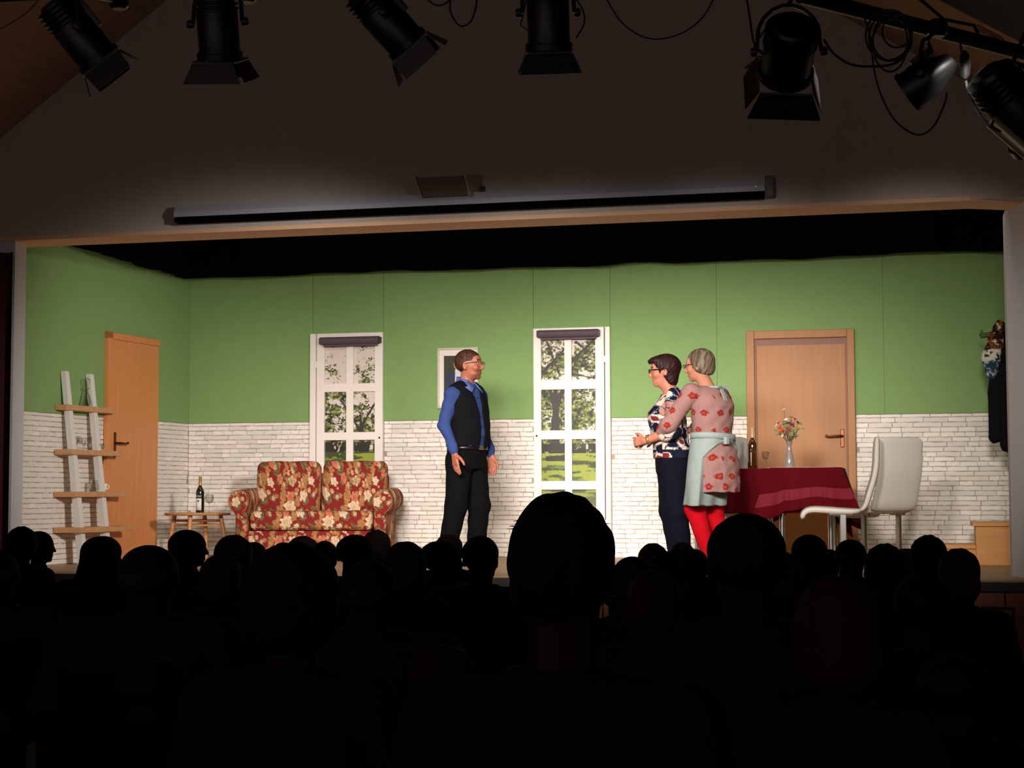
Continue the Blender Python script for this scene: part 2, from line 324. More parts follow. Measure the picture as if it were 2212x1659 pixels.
# stage box: black ceiling and masking
o = MB().box((-8.2, YP+.34, 4.2), (2.2, 16.6, 4.3)).build('ceiling_stage', M_black); tag(o, kind='structure')
o = MB().box((-8.3, YP+.3, SZ), (-8.2, 16.6, 4.3)).build('wall_stage_left', M_black); tag(o, kind='structure')
o = MB().box((2.2, YP+.3, SZ), (2.3, 16.6, 4.3)).build('wall_stage_right', M_black); tag(o, kind='structure')
o = MB().box((-8.3, 16.5, SZ), (2.3, 16.6, 4.3)).build('wall_stage_back', M_black); tag(o, kind='structure')
def border(name, label, pts, zlow, ztop, thick=.03, amp=.012, seed=1):
    """black cloth border hanging from above with a loosely scalloped hem; pts = plan polyline"""
    n = 160; V = []; P = [Vector((*p, 0)) for p in pts]; L = [0]
    for a, b in zip(P, P[1:]): L.append(L[-1]+(b-a).length)
    for side in (0, 1):
        for i in range(n+1):
            s = L[-1]*i/n; j = max(k for k in range(len(P)-1) if L[k] <= s+1e-9); t = (s-L[j])/(L[j+1]-L[j]); p = P[j].lerp(P[j+1], t); d = (P[j+1]-P[j]).normalized(); nn = Vector((d.y, -d.x, 0))
            w = .02*math.sin(s*9+seed)+.012*math.sin(s*23)
            zl = zlow(s/L[-1]) + amp*(vn(s*2.2, seed, 3)-.5)*2 + amp*.5*abs(math.sin(s*5.2))
            q = p+nn*(w+side*thick); V += [(q.x, q.y, zl), (q.x, q.y, ztop)]
    f = []; m = 2*(n+1)
    for i in range(n):
        a = 2*i; f += [(a, a+2, a+3, a+1), (m+a, m+a+1, m+a+3, m+a+2), (a, m+a, m+a+2, a+2), (a+1, a+3, m+a+3, m+a+1)]
    f += [(0, 1, m+1, m), (m-2, 2*m-2, 2*m-1, m-1)]
    b = MB(); b.add(V, f); o = b.build(name, M_black, None, True); tag(o, label, 'curtain'); return o
border('border_curtain', 'black border cloth hanging along the top of the green back wall', [(-6.98, 15.2), (.98, 15.2)], lambda t: 3.505, 4.18, amp=.014)
border('border_curtain', 'black border cloth curving down over the top of the left green wall', [(-7.36, 12.35), (-7.02, 12.9), (-6.93, 14.4), (-6.90, 15.12)], lambda t: 3.60-.10*min(1, t*1.5), 4.18, amp=.006, seed=5)
# hall curtains either side of the opening
def curtain(name, label, x0, x1, y, z0, z1):
    n = 60; mb = MB(); V = []; f = []
    for s in (0, 1):
        for i in range(n+1):
            xx = x0+(x1-x0)*i/n; yy = y+.035*math.sin(i*.9)-s*.02; V += [(xx, yy, z0), (xx, yy, z1)]
    m = 2*(n+1)
    for i in range(n): a = 2*i; f += [(a, a+2, a+3, a+1), (m+a, m+a+1, m+a+3, m+a+2), (a, m+a, m+a+2, a+2), (a+1, a+3, m+a+3, m+a+1)]
    mb.add(V, f); o = mb.build(name, M_red, None, True); tag(o, label, 'curtain')
curtain('hall_curtain', 'dark red curtain hanging left of the stage opening', -8.3, at(26, 800, YP-.12).x, YP-.12, .85, 3.3)
curtain('hall_curtain', 'dark red curtain just right of the right stage pillar', .86, 1.9, YP-.1, .86, 1.2)
# ================================================================== SET WALLS
ZW = 2.09; ZTOP = 3.56
def brickmeshes():
    out = []
    for i in range(14):
        rnd = random.Random(i); n = 4; top = [(k/n, .5+rnd.uniform(-.10, .05)) for k in range(n+1)]; bot = [(k/n, -.5+rnd.uniform(-.05, .07)) for k in range(n+1)]
        ring = [(u-.5, z) for u, z in bot] + [(u-.5, z) for u, z in top[::-1]]
        ring = [(u*(1-.03*rnd.random()), z) for u, z in ring]; m = len(ring)
        V = [(u, 0, z) for u, z in ring] + [(u*.985, -.006-.002*rnd.random(), z*.90) for u, z in ring]
        f = [(i_, (i_+1) % m, m+(i_+1) % m, m+i_) for i_ in range(m)] + [tuple(range(m, 2*m))]
        out.append((V, f))
    return out
BM = brickmeshes(); BME = [[mkmesh('brick', v, f, m) for v, f in BM] for m in M_bricks]
PITCH = .0432
def setwall(name, origin, ang, L, seams, openings, seed, zcap=300, ragged=True):
    rnd = random.Random(seed)
    w = MB().box((-.05, .012, SZ), (L+.03, .05, ZTOP)).build(name, M_mortar, None, loc=(origin[0], origin[1], 0), rot=ang); tag(w, kind='structure')
    xs = [0]+seams+[L]
    for a, b in zip(xs, xs[1:]):
        p = MB().box((a+.0015, .0, ZW+.002), (b-.0015, .013, ZTOP)).build('green_panel', M_green, w, bevel=.0015)
    bl = []
    z = ZW; r = 0
    while z > SZ+.01:
        hgt = PITCH if r else .03
        h = min(hgt*rnd.uniform(.96, 1.04), z-SZ)
        x = -rnd.uniform(0, .2)
        while x < L:
            ln = rnd.choice((.09, .12, .15, .18, .21, .25)); a, b = max(x, 0), min(x+ln, L); x += ln
            for (o0, o1) in openings:
                if a >= o0 and b <= o1: a = b
                elif a < o0 < b: b = o0
                elif a < o1 < b: a = o1
            if b-a > .03: bl.append((a, b, z-h, z))
        z -= h; r += 1
    bl.sort(key=lambda q: -((q[1]-q[0])*(q[3]-q[2])*(1.3 if q[2] > 1.0 else .4)))
    V = []; Fc = []
    for i, (a, b, z0, z1) in enumerate(bl):
        gx, gz = .0014, .0034; mi = rnd.choice((0, 0, 1, 2)); k = rnd.randrange(14)
        if i < zcap:
            o = link('brick', BME[mi][k], w, ((a+b)/2, .012, (z0+z1)/2)); o.scale = (b-a-gx, 1, z1-z0-gz)
        else:
            v, f = BM[k]; n = len(V); V += [((a+b)/2+p[0]*(b-a-gx), .012+p[1], (z0+z1)/2+p[2]*(z1-z0-gz)) for p in v]; Fc += [[n+q for q in g] for g in f]
    if V:
        o = link('brick_courses', mkmesh('brick_courses', V, Fc, M_bricks[0]), w); o['kind'] = 'stuff'
    return w
bx = lambda px: at(px, 700, 15.29).x+6.95
wb = setwall('wall_back', (-6.95, 15.29), 0, 8.0, [bx(676), bx(828), bx(1152), bx(1318), bx(1548), bx(1908)], [(1.28, 2.015), (3.49, 4.22), (5.47, 6.435)], 3)
ux, uy = (-6.95+7.2), (15.29-12.3); LW = math.hypot(ux, uy); angL = math.atan2(uy, ux)
def leftu(px):   # distance along the left wall of a picture column
    r = ray(px, 900); # (K + u*t) x r = 0
    kx, ky = -7.2, 12.3; dx, dy = ux/LW, uy/LW
    return (ky*r[0]-kx*r[1])/(dx*r[1]-dy*r[0])
dl0, dl1 = leftu(224), leftu(336)
wl = setwall('wall_left', (-7.2, 12.3), angL, LW+.012, [leftu(158) if 0 else 1.02], [(dl0+.01, dl1-.01)], 11)
# return flat closing the set on the right, behind the pillar
wr = MB().box((.80, 13.3, SZ), (.85, 15.29, ZTOP)).build('wall_right', M_green); tag(wr, kind='structure')
# ================================================================== WINDOW DOORS with the printed park
def park(X, Z, seed, trunk, horiz=1.60, sparse=0):
    """a park picture: lit foliage, branches, trunk, lawn with tree shadows"""
    n = len(X); sky = np.array(lin((226, 212, 204))); c = np.empty((n, 3)); c[:] = sky
    f1 = fbm(X*15, Z*18, seed); f2 = fbm(X*70, Z*85, seed+9); dens = f1*.7+f2*.6
    th = (.51 if not sparse else .59)+np.clip((Z-2.2)*.18, 0, .3)*(1 if not sparse else 1.6)
    if sparse: th = th+np.where((Z > 2.42), .04, 0)+.25*np.clip(1-np.abs(X-.36)/.13, 0, 1)*(Z > 2.4)
    leaf = dens > th; br = fbm(X*42+5, Z*55, seed+20)
    pal = np.array([lin(q) for q in ((34, 38, 20), (72, 84, 36), (118, 126, 62), (164, 164, 92), (196, 194, 140))])
    li = np.clip(((br-.25)*7.5).astype(int), 0, 4); c[leaf] = pal[li[leaf]]
    for (x0, z0, x1, z1, w) in trunk:      # branches as tapered strokes
        t = np.clip(((X-x0)*(x1-x0)+(Z-z0)*(z1-z0))/((x1-x0)**2+(z1-z0)**2), 0, 1)
        d = np.hypot(X-x0-t*(x1-x0), Z-z0-t*(z1-z0))+.012*(vn(X*30, Z*30, seed+3)-.5)
        m = d < w*(1-.6*t); c[m] = lin((56, 46, 40))
    b = (Z < horiz+.09) & (Z > horiz) & (fbm(X*26, Z*12, seed+31) > .45); c[b] = lin((38, 36, 26))
    g = Z <= horiz; s = fbm(X*5, Z*34, seed+40)+.25*(fbm(X*40, Z*90, seed+41)-.5); far = np.clip((horiz-Z)/.05, 0, 1)
    gg = np.where((s > .5-.12*(1-far))[:, None], np.array(lin((148, 158, 58))), np.where((s > .42)[:, None], np.array(lin((100, 116, 46))), np.array(lin((60, 72, 36)))))
    low = np.clip((1.5-Z)/.2, 0, 1)[:, None]*.65; gg = gg*(1-low)+np.array(lin((112, 120, 66)))*low*(0.85+.5*(fbm(X*60, Z*60, seed+50)[:, None]-.5))
    c[g] = gg[g]
    base = trunk[0]; m = (np.abs(X-base[0]) < base[4]*(1.25+np.clip((horiz+.06-Z)/.06, 0, 1)*.5)) & (Z > horiz-.07) & (Z < base[1]+.02); c[m] = lin((52, 42, 38))
    return c
def windowdoor(name, x0, x1, ztop, cols, rows, mirror, seed, trunk, sparse, horiz):
    w = x1-x0; y = 15.29; root = MB()
    # side post and casement as the outer case
    post = (0, .058) if not mirror else (w-.045, w); cas = (.068, w) if not mirror else (0, w-.056)
    root.box((post[0], -.05, SZ), (post[1], .0, ztop))
    ro = root.build(name, M_white, None, bevel=.004, loc=(x0, y, 0)); tag(ro, kind='structure')
    c0, c1 = cas; st = MB()
    a = cols[0][0]; b = cols[1][1]
    def part(nm, p, q, yy=-.045, m=M_white): return MB().box((p[0], yy, p[1]), (q[0], -.006, q[1])).build(nm, m, ro, bevel=.003)
    part('stile', (c0, SZ+.01), (a, ztop)); part('stile', (b, SZ+.01), (c1, ztop))
    part('mullion', (cols[0][1], SZ+.01), (cols[1][0], rows[0][1]), -.040)
    part('head_rail', (a, rows[0][1]), (b, ztop)); 
    for i in range(len(rows)):
        zb = rows[i][0]; zn = rows[i+1][1] if i+1 < len(rows) else SZ+.01
        part('glazing_bar', (a, zn), (cols[0][1], zb), -.042); part('glazing_bar', (cols[1][0], zn), (b, zb), -.042)
    for (z0, z1) in rows:
        for (p, q) in cols:
            h = .0042; nx = int((q-p)/h)+1; nz = int((z1-z0)/h)+1; X, Z = np.meshgrid(np.linspace(p, q, nx), np.linspace(z0, z1, nz)); X = X.ravel(); Z = Z.ravel()
            V = np.stack([X, np.full_like(X, -.012), Z], 1); i = np.arange(nx*nz).reshape(nz, nx)
            Q = np.stack([i[:-1, :-1].ravel(), i[:-1, 1:].ravel(), i[1:, 1:].ravel(), i[1:, :-1].ravel()], 1).astype(np.int32)
            Xp = X if not mirror else X
            # thin board carrying the print
            pn = link('pane', mkmesh('pane', V, Q, M_print, False, park(Xp, Z, seed, trunk, horiz, sparse)), ro)
            md = pn.modifiers.new('board', 'SOLIDIFY'); md.thickness = .004; md.offset = 0
    hx = post[1]+.004 if not mirror else post[0]-.006
    for hz in (ztop-.30, SZ+.32):
        MB().tube([(hx, -.052, hz-.03), (hx, -.052, hz+.03)], .008, 8).build('hinge', M_white, ro, True)
    kx = c1-.03 if not mirror else c0+.03
    MB().lathe([(.0, 0), (.009, .002), (.009, .006), (0, .012)], (0, 0, 0), 10, Matrix.Rotation(math.pi/2, 3, 'X')).build('lock', M_bronze, ro, True, loc=(kx, -.046, 1.93))
    return ro
cols1 = [(.146, .367), (.437, .655)]; rows1 = [(2.454, 2.86), (1.986, 2.374), (1.53, 1.91), (1.07, 1.45)]
tr1 = [(.46+.10, 1.60, .50, 2.15, .028), (.50, 2.0, .30, 2.3, .014), (.52, 2.05, .70, 2.35, .013), (.25, 1.66, .27, 2.0, .012), (.16, 2.1, .36, 2.02, .008)]
windowdoor('window_1', -5.67, -4.935, 2.94, cols1, rows1, False, 5, tr1, 1, 1.80)
cols2 = [(.073, .295), (.362, .588)]; rows2 = [(2.45, 2.845), (1.98, 2.36), (1.51, 1.896), (1.03, 1.43)]
tr2 = [(.20, 1.72, .205, 2.36, .052), (.20, 2.2, .13, 2.42, .03), (.21, 2.2, .30, 2.42, .03), (.08, 2.52, .30, 2.75, .016), (.36, 2.62, .6, 2.85, .016), (.13, 2.8, .24, 2.5, .012), (.4, 2.8, .6, 2.66, .009), (.38, 2.5, .58, 2.46, .007), (.30, 2.40, .42, 2.66, .014)]
windowdoor('window_2', -3.459, -2.733, 2.935, cols2, rows2, True, 31, tr2, 0, 1.765)
M_blind = mat('plum_blind_cloth', (92, 74, 84), .7, grain=((1, 60, 60), .12))
def blind(x0, x1, z, label):
    t = thing('roller_blind', label, 'blind', (x0, 15.29-.095, z), 0, 'rolled blinds at the window heads'); L = x1-x0
    MB().tube([(0, 0, 0), (L, 0, 0)], .036, 20).build('roll', M_blind, t, True)
    MB().box((.02, .005, -.055), (L-.02, .018, 0)).build('hem_bar', M_blind, t)
    for xx in (-.012, L): MB().box((xx, -.03, -.03), (xx+.012, .05, .03)).build('bracket', M_blackmetal, t, bevel=.003)
q0, q1 = at(694, 737, 15.2), at(819, 737, 15.2); blind(q0.x, q1.x, q0.z, 'rolled plum blind at the top of the window behind the sofa')
q0, q1 = at(1163, 722, 15.2), at(1292, 720, 15.2); blind(q0.x, q1.x, q0.z, 'rolled plum blind at the top of the window nearest the middle')
# ================================================================== DOORS
def handle(parent, x, y, z, s, m, long_plate=True):
    """lever handle; s = direction of the lever along x"""
    MB().box((x-.017, y-.010, z-(.13 if long_plate else .10)), (x+.017, y, z+(.10 if long_plate else .06))).build('handle_plate', m, parent, bevel=.006)
    MB().tube([(x, y, z), (x, y-.05, z), (x+s*.02, y-.06, z), (x+s*.12, y-.055, z-.004), (x+s*.145, y-.05, z+.004)], [.011, .010, .010, .009, .013], 10).build('handle', m, parent, True)
x0, x1, zt = -1.478, -.516, 2.858
d = MB().box((x0, -.055, SZ), (x0+.072, .0, zt)).box((x1-.066, -.055, SZ), (x1, .0, zt)).box((x0+.072, -.055, zt-.072), (x1-.066, .0, zt)).build('door_1', M_beech, None, bevel=.004, loc=(0, 15.29, 0)); tag(d, kind='structure')
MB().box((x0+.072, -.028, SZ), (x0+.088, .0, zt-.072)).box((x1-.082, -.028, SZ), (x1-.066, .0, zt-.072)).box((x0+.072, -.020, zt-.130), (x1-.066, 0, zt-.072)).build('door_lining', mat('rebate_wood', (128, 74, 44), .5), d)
MB().box((x0+.088, -.018, SZ+.008), (x1-.082, 0, zt-.128)).build('door_leaf', M_beech, d, bevel=.003)
handle(d, at(1820, 962, 15.27).x, -.018, 1.90, -1, M_brass, False)
d2 = MB().box((dl0, -.045, SZ), (dl0+.07, 0, 2.86)).box((dl1-.02, -.03, SZ), (dl1, 0, 2.855)).box((dl0, -.045, 2.80), (dl1, 0, 2.86)).build('door_2', M_beech2, None, bevel=.004, loc=(-7.2, 12.3, 0), rot=angL); tag(d2, kind='structure')
MB().box((dl0+.07, -.03, SZ+.008), (dl1-.02, 0, 2.80)).build('door_leaf', M_beech2, d2, bevel=.003)
handle(d2, leftu(242), -.03, 1.86, 1, M_bronze)
# ================================================================== PICTURE
px0, px1, pzt, pzb = -4.398, -3.998, 2.775, 2.20
t = thing('framed_picture', 'white framed portrait of a figure in a navy suit, partly behind the man', 'picture', (px0, 15.29, pzb)); w_, h_ = px1-px0, pzt-pzb
f = MB()
for a, b in (((0, 0), (w_, .018)), ((0, h_-.018), (w_, h_)), ((0, .018), (.018, h_-.018)), ((w_-.018, .018), (w_, h_-.018))): f.box((a[0], -.03, a[1]), (b[0], 0, b[1]))
f.build('frame', mat('silver_frame', (206, 204, 180), .35, metal=.4), t, bevel=.003)
MB().box((.018, -.012, .018), (w_-.018, -.004, h_-.018)).build('mount', mat('mount_card', (238, 226, 220), .8), t)
nx, nz = 60, 90; X, Z = np.meshgrid(np.linspace(.062, w_-.062, nx), np.linspace(.065, h_-.075, nz)); X = X.ravel(); Z = Z.ravel(); cc = mixc(len(X), (38, 42, 16)); cc *= (.6+.9*fbm(X*40, Z*40, 3))[:, None]
cx_ = w_/2+.0; m = (np.abs(X-cx_) < .115*np.clip((.36-Z)/.05, .0, 1)**.5) & (Z < .36); cc[m] = lin((24, 28, 66)); m = (np.abs(X-cx_) < .03+.0*(Z)) & (Z < .37); cc[m] = lin((206, 206, 220))
m = ((X-cx_)/.042)**2+((Z-.42)/.055)**2 < 1; cc[m] = lin((196, 128, 92)); m = (((X-cx_)/.047)**2+((Z-.44)/.052)**2 < 1) & (Z > .452); cc[m] = lin((62, 34, 22))
i = np.arange(nx*nz).reshape(nz, nx); Q = np.stack([i[:-1, :-1].ravel(), i[:-1, 1:].ravel(), i[1:, 1:].ravel(), i[1:, :-1].ravel()], 1).astype(np.int32)
link('print', mkmesh('print', np.stack([X, np.full_like(X, -.0135), Z], 1), Q, M_print, False, cc), t)
# ================================================================== SOFA
def floral(V, off=(0, 0)):
    """chintz: a repeat of roses, blossoms and leaves on brick red, laid flat over front and top faces"""
    u = V[:, 0]+.55*V[:, 1]+off[0]; v = V[:, 2]-V[:, 1]*.85+off[1]; TW, TH = .44, .47; u = u*1.0; v = v*1.0
    rnd = random.Random(4); items = []
    def add(x, y, r, kind, a=0): items.append((x, y, r, kind, a))
    for k in range(60): add(rnd.random()*TW, rnd.random()*TH, rnd.uniform(.014, .03), 'leaf', rnd.random()*3)
    for k in range(34): add(rnd.random()*TW, rnd.random()*TH, rnd.uniform(.016, .026), 'tan', rnd.random()*3)
    for k in range(30): add(rnd.random()*TW, rnd.random()*TH, rnd.uniform(.009, .018), 'small', rnd.random()*3)
    add(.115, .20, .042, 'tan'); add(.115, .135, .03, 'tan'); add(.155, .31, .034, 'tan'); add(.33, .10, .036, 'peach'); add(.215, .22, .058, 'rose'); add(.225, .30, .036, 'peach')
    add(.37, .30, .040, 'white'); add(.20, .14, .026, 'white'); add(.27, .13, .03, 'cream'); add(.03, .40, .03, 'white'); add(.32, .18, .024, 'white'); add(.06, .06, .034, 'peach'); add(.25, .42, .033, 'cream'); add(.40, .42, .033, 'tan'); add(.13, .44, .028, 'peach')
    n = len(u); c = mixc(n, (132, 38, 34)); c *= (.92+.16*fbm(u*50, v*50, 2))[:, None]
    wob = fbm(u*60, v*60, 8)-.5
    um = np.mod(u, TW); vm = np.mod(v, TH)
    pal = {'leaf': ((84, 72, 46), (140, 118, 76)), 'tan': ((140, 84, 50), (186, 134, 84)), 'small': ((180, 130, 96), (210, 172, 138)), 'rose': ((170, 126, 84), (232, 206, 170)), 'peach': ((160, 72, 48), (212, 128, 98)), 'white': ((180, 134, 88), (230, 208, 182)), 'cream': ((130, 96, 66), (206, 176, 134))}
    for (x, y, r, kind, a) in items:
        dx = um-x; dx -= TW*np.round(dx/TW); dy = vm-y; dy -= TH*np.round(dy/TH); rr = np.hypot(dx, dy); th = np.arctan2(dy, dx)+a
        if kind == 'leaf':
            xx = dx*math.cos(a)+dy*math.sin(a); yy = -dx*math.sin(a)+dy*math.cos(a); m = (xx/(r*1.3))**2+(yy/(r*.5))**2 < 1+wob*.8; q = np.clip(np.abs(yy)/(r*.5), 0, 1)
        else:
            pet = 7 if kind == 'rose' else 5; R = r*(1+.16*np.cos(pet*th)+wob*.35); m = rr < R; q = np.clip(rr/r, 0, 1); q = np.where(np.mod(q*(3 if kind in ('rose', 'cream', 'peach') else 1.5)+.12*np.cos(3*th), 1) < .22, .1, .35+.65*q)
        d, l = [np.array(lin(z)) for z in pal[kind]]
        k = q[m][:, None]; c[m] = d*(1-k)+l*k
    return c
SX, SY = -5.235, 14.12
sofa = thing('sofa', 'red floral two-seat sofa with rolled arms under the left window', 'sofa', (SX, SY, SZ), math.radians(9)); sofa.scale = (.87, .87, 1.0)
def fl(off): return lambda V: floral(V, off)
M_sofa = mat('floral_chintz', None, .9, bump=(200, .2, .003), spec=.15)
hw = .80; h = .0075
def soft(nm, fn, off, par=sofa, lo=(-1, -.2, -.05), hi=(1, 1, 1.1)):
    S = SDF(lo, hi, h); fn(S); return S.build(nm, M_sofa, par, fl(off))
for sgn, nm in ((-1, 'l'), (1, 'r')):
    cx = sgn*.352
    def bc(S, cx=cx, sgn=sgn):
        A = math.radians(-12); R = [[1, 0, 0], [0, math.cos(A), -math.sin(A)], [0, math.sin(A), math.cos(A)]]
        S.rbox((cx, .56, .60), (.343, .085, .30), .07, bulge=.05, R=R); S.rbox((cx, .47, .44), (.30, .03, .10), .05, bulge=.04, R=R, k=.05)
        S.disp(lambda X, Y, Z: .004*np.sin(X*21+Z*6)*np.sin(Z*13)+0*Y)
    soft('back_cushion', bc, (.30 if sgn < 0 else .30-.68+.44*0, .09), lo=(cx-.42, .25, .2), hi=(cx+.42, .85, 1.0))
def seat(S):
    S.rbox((0, .25, .36), (.635, .30, .085), .055, bulge=.0); S.disp(lambda X, Y, Z: .004*np.sin(X*17+1)*np.sin(Y*15)+0*Z)
soft('seat_cushion', seat, (.05, .30), lo=(-.7, -.12, .2), hi=(.7, .62, .5))
def base(S): S.rbox((0, .33, .165), (.655, .33, .105), .02)
soft('base', base, (.12, .12), lo=(-.72, -.06, .02), hi=(.72, .7, .31))
def backf(S): S.rbox((0, .74, .42), (.69, .05, .37), .045)
soft('back_frame', backf, (.2, .0), lo=(-.75, .65, .0), hi=(.75, .85, .85))
for sgn in (-1, 1):
    def arm(S, sgn=sgn):
        x = sgn*.715
        S.rbox((x, .31, .27), (.062, .36, .26), .03, k=.02); a = (x+sgn*.03, -.04, .53); b = (x+sgn*.03, .70, .55)
        S.cap(a, b, .105, k=.03); S.cut(lambda X, Y, Z: (-.055-Y)+0*X+0*Z)
    am = soft('arm', arm, (.15*sgn, .2), lo=(sgn*.735-.17, -.1, -.02), hi=(sgn*.735+.17, .85, .70))
    for yy in (.02, .62): MB().lathe([(.02, -.0), (.028, .045)], (sgn*.66, yy, 0), 12).build('foot', M_shelf, sofa, True)
    # piping round the scroll front
    pts = [(sgn*.745+.098*math.cos(a), -.052, .53+.098*math.sin(a)) for a in [math.radians(x) for x in range(-60, 241, 12)]]
    tb = MB().tube(pts, .006, 6).build('piping', mat('piping_tan', (150, 96, 66), .8), am, True)
for sgn in (-1, 1):
    pts = [(sgn*.352+x, y, z) for x, y, z in ((-.30, .40, .335), (.30, .40, .335))]
# ================================================================== CANE SIDE TABLE, BOTTLE, GLASS
bt = at(427, 1108, 14.35)
TZ = .43
M_cane = mat('cane', (206, 146, 92), .4, grain=((10, 10, 60), .15)); M_cane2 = mat('cane_dark', (150, 84, 52), .4)
tb = thing('side_table', 'small round cane side table holding the dark wine bottle, left of the sofa', 'side table', (bt.x, 14.35, SZ), .0)
MB().lathe([(0, TZ-.026), (.285, TZ-.026), (.30, TZ-.018), (.303, TZ-.010), (.298, TZ-.002), (.285, TZ), (0, TZ)], n=40).build('tabletop', M_cane, tb, True)
lg = []
for i, a in enumerate((math.radians(-83), math.radians(7), math.radians(97), math.radians(187))):
    ca, sa = math.cos(a), math.sin(a); pts = [(ca*r, sa*r, z) for r, z in ((.215, TZ-.02), (.235, TZ-.12), (.262, .15), (.275, 0))]
    MB().tube(pts, [.018, .021, .019, .018], 10).build('leg', M_cane, tb, True); lg.append(a)
for z, m in ((TZ-.075, M_cane2), (TZ-.115, M_cane)):
    for i in range(4):
        a, b = lg[i], lg[(i+1) % 4]; MB().tube([(math.cos(a)*.222, math.sin(a)*.222, z), (math.cos(b)*.222, math.sin(b)*.222, z)], .010, 8).build('stretcher', m, tb, True)
def bottle(name, label, loc, dark, top, lab, s=1, lw=(.6, 2.5)):
    t = thing(name, label, 'bottle', loc, -.2)
    t.scale = (s, s, s)
    MB().lathe([(0, .0), (.034, .0), (.0375, .006), (.0375, .185), (.034, .205), (.022, .226), (.0145, .242), (.0135, .27)], n=28).build('glass_body', dark, t, True)
    MB().lathe([(.0142, .245), (.0148, .262), (.0145, .318), (.0155, .32), (.0155, .33), (0, .331)], n=20).build('capsule', top, t, True)
    n = 14; a0, a1 = -math.pi/2-lw[0]*1.1, -math.pi/2+lw[0]*1.6; r = .0382
    for nm, z0, z1, mm in (('label', .022, .13, lab), ('neck_label', .142, .156, mat('grey_label_band', (150, 160, 156), .6))):
        V = []; f = []
        for i in range(n+1):
            a = a0+(a1-a0)*i/n; V += [(r*math.cos(a), r*math.sin(a), z0), (r*math.cos(a), r*math.sin(a), z1)]
        for i in range(n): f.append((2*i, 2*i+2, 2*i+3, 2*i+1))
        m = MB(); m.add(V, f); o = m.build(nm, mm, t, True); md = o.modifiers.new('t', 'SOLIDIFY'); md.thickness = .0006
    return t
M_bd = mat('dark_bottle_glass', (16, 22, 14), .08, spec=.7, coat=.5); M_bb = mat('brown_bottle_glass', (66, 32, 6), .07, spec=.7, coat=.5)
M_lab = mat('paper_label', (236, 232, 224), .6)
b1 = bottle('wine_bottle', 'dark red-wine bottle with gold capsule on the small cane table', (at(432, 1104, 14.3).x, 14.30, SZ+TZ), M_bd, mat('gold_foil', (196, 158, 84), .35, metal=.5), M_lab)
MB().box((-.002, -.0395, .098), (.016, -.0385, .112)).build('print_mark', mat('label_ink', (60, 56, 60), .6), b1)
def wineglass(label, loc, s=1.0, name='wine_glass'):
    t = thing(name, label, 'glass', loc); t.scale = (s, s, s)
    MB().lathe([(0, 0), (.033, .0), (.034, .003), (.01, .006), (.0045, .012), (.004, .075), (.008, .083), (.026, .094), (.037, .112), (.040, .130), (.038, .150), (.034, .166), (.0328, .166), (.0368, .150), (.0386, .130), (.0356, .113), (.025, .0965), (.006, .086), (0, .085)], n=28).build('glass_bowl', M_glass, t, True)
    return t
wineglass('empty stemmed wine glass beside the dark bottle on the cane table', (at(452, 1104, 14.26).x, 14.26, SZ+TZ), 1.0)
# ================================================================== LADDER SHELF (leans on the left set wall)
def lw_pt(u, n, z): return Vector((-7.2+u*ux/LW+n*uy/LW, 12.3+u*uy/LW-n*ux/LW, z))
def lwl(u, n, z): return (u, -n, z)      # local frame along wall
ls = thing('ladder_shelf', 'white leaning ladder shelf with four wooden boards at far left', 'shelf', (-7.2, 12.3, SZ), angL)
# picture columns -> distance along the wall and from it
ra, rb = leftu(132), leftu(186)
zt1 = at(125, 803, lw_pt(ra, .03, 0).y).z-SZ; zt2 = at(180, 808, lw_pt(rb, .03, 0).y).z-SZ
zt1 = zt2 = (zt1+zt2)/2
def rail(u, du): 
    m = MB(); w = .028
    m.prism([(u-w, -.005, zt1), (u-w, -.055, zt1), (u-w, -.27, 0), (u-w, -.20, 0)], (2*w, 0, 0)); return m
for u in (ra, rb): rail(u, 0).build('rail', mat('white_shelf_paint', (226, 222, 216), .5), ls, bevel=.003)
shz = [at(180, y, lw_pt((ra+rb)/2, d, 0).y).z-SZ for y, d in ((877, .08), (972, .12), (1062, .16), (1138, .2))]
shelf_top = []
for i, (z, d) in enumerate(zip(shz, (.12, .17, .22, .27))):
    MB().box((ra-.10, -d, z-.046), (rb+.30+.02*i, -.005, z)).build('shelf_board', M_shelf, ls, bevel=.003); shelf_top.append(z+SZ)
# things on the ladder shelf
def on_shelf(i, u, n): p = lw_pt(u, n, shelf_top[i]); return (p.x, p.y, p.z)
t = thing('glass_decanter', 'clear glass decanter with round stopper on the top ladder shelf board', 'decanter', on_shelf(0, rb-.10, .062))
MB().lathe([(0, 0), (.052, 0), (.055, .006), (.05, .03), (.03, .10), (.022, .13), (.022, .15), (.036, .162), (.034, .166), (.018, .158), (.018, .13), (.026, .1), (.045, .03), (.046, .008), (0, .007)], n=28).build('glass_body', M_glass, t, True)
MB().lathe([(0, .145), (.016, .148), (.017, .165), (.014, .175), (.03, .19), (.038, .212), (.034, .236), (.018, .25), (0, .254)], n=24).build('stopper', M_glass, t, True)
for k, (u, n, s) in enumerate(((ra+.10, .10, .72), (ra+.20, .06, .66), (ra+.27, .11, .7))):
    wineglass(('small stemmed glass nearest the front on the second ladder shelf board', 'small stemmed glass in the middle of the second ladder shelf board', 'small stemmed glass nearest the door on the second ladder shelf board')[k], on_shelf(1, u, n), s)
t = thing('glass_bowl', 'clear shallow glass bowl at the door end of the second ladder shelf board', 'bowl', on_shelf(1, rb+.05, .085))
MB().lathe([(0, 0), (.03, 0), (.05, .012), (.07, .04), (.075, .06), (.072, .06), (.066, .042), (.046, .016), (0, .006)], n=28).build('glass_body', M_glass, t, True)
t = thing('glass_jug', 'small clear glass jug with handle on the third ladder shelf board', 'jug', on_shelf(2, rb-.04, .12))
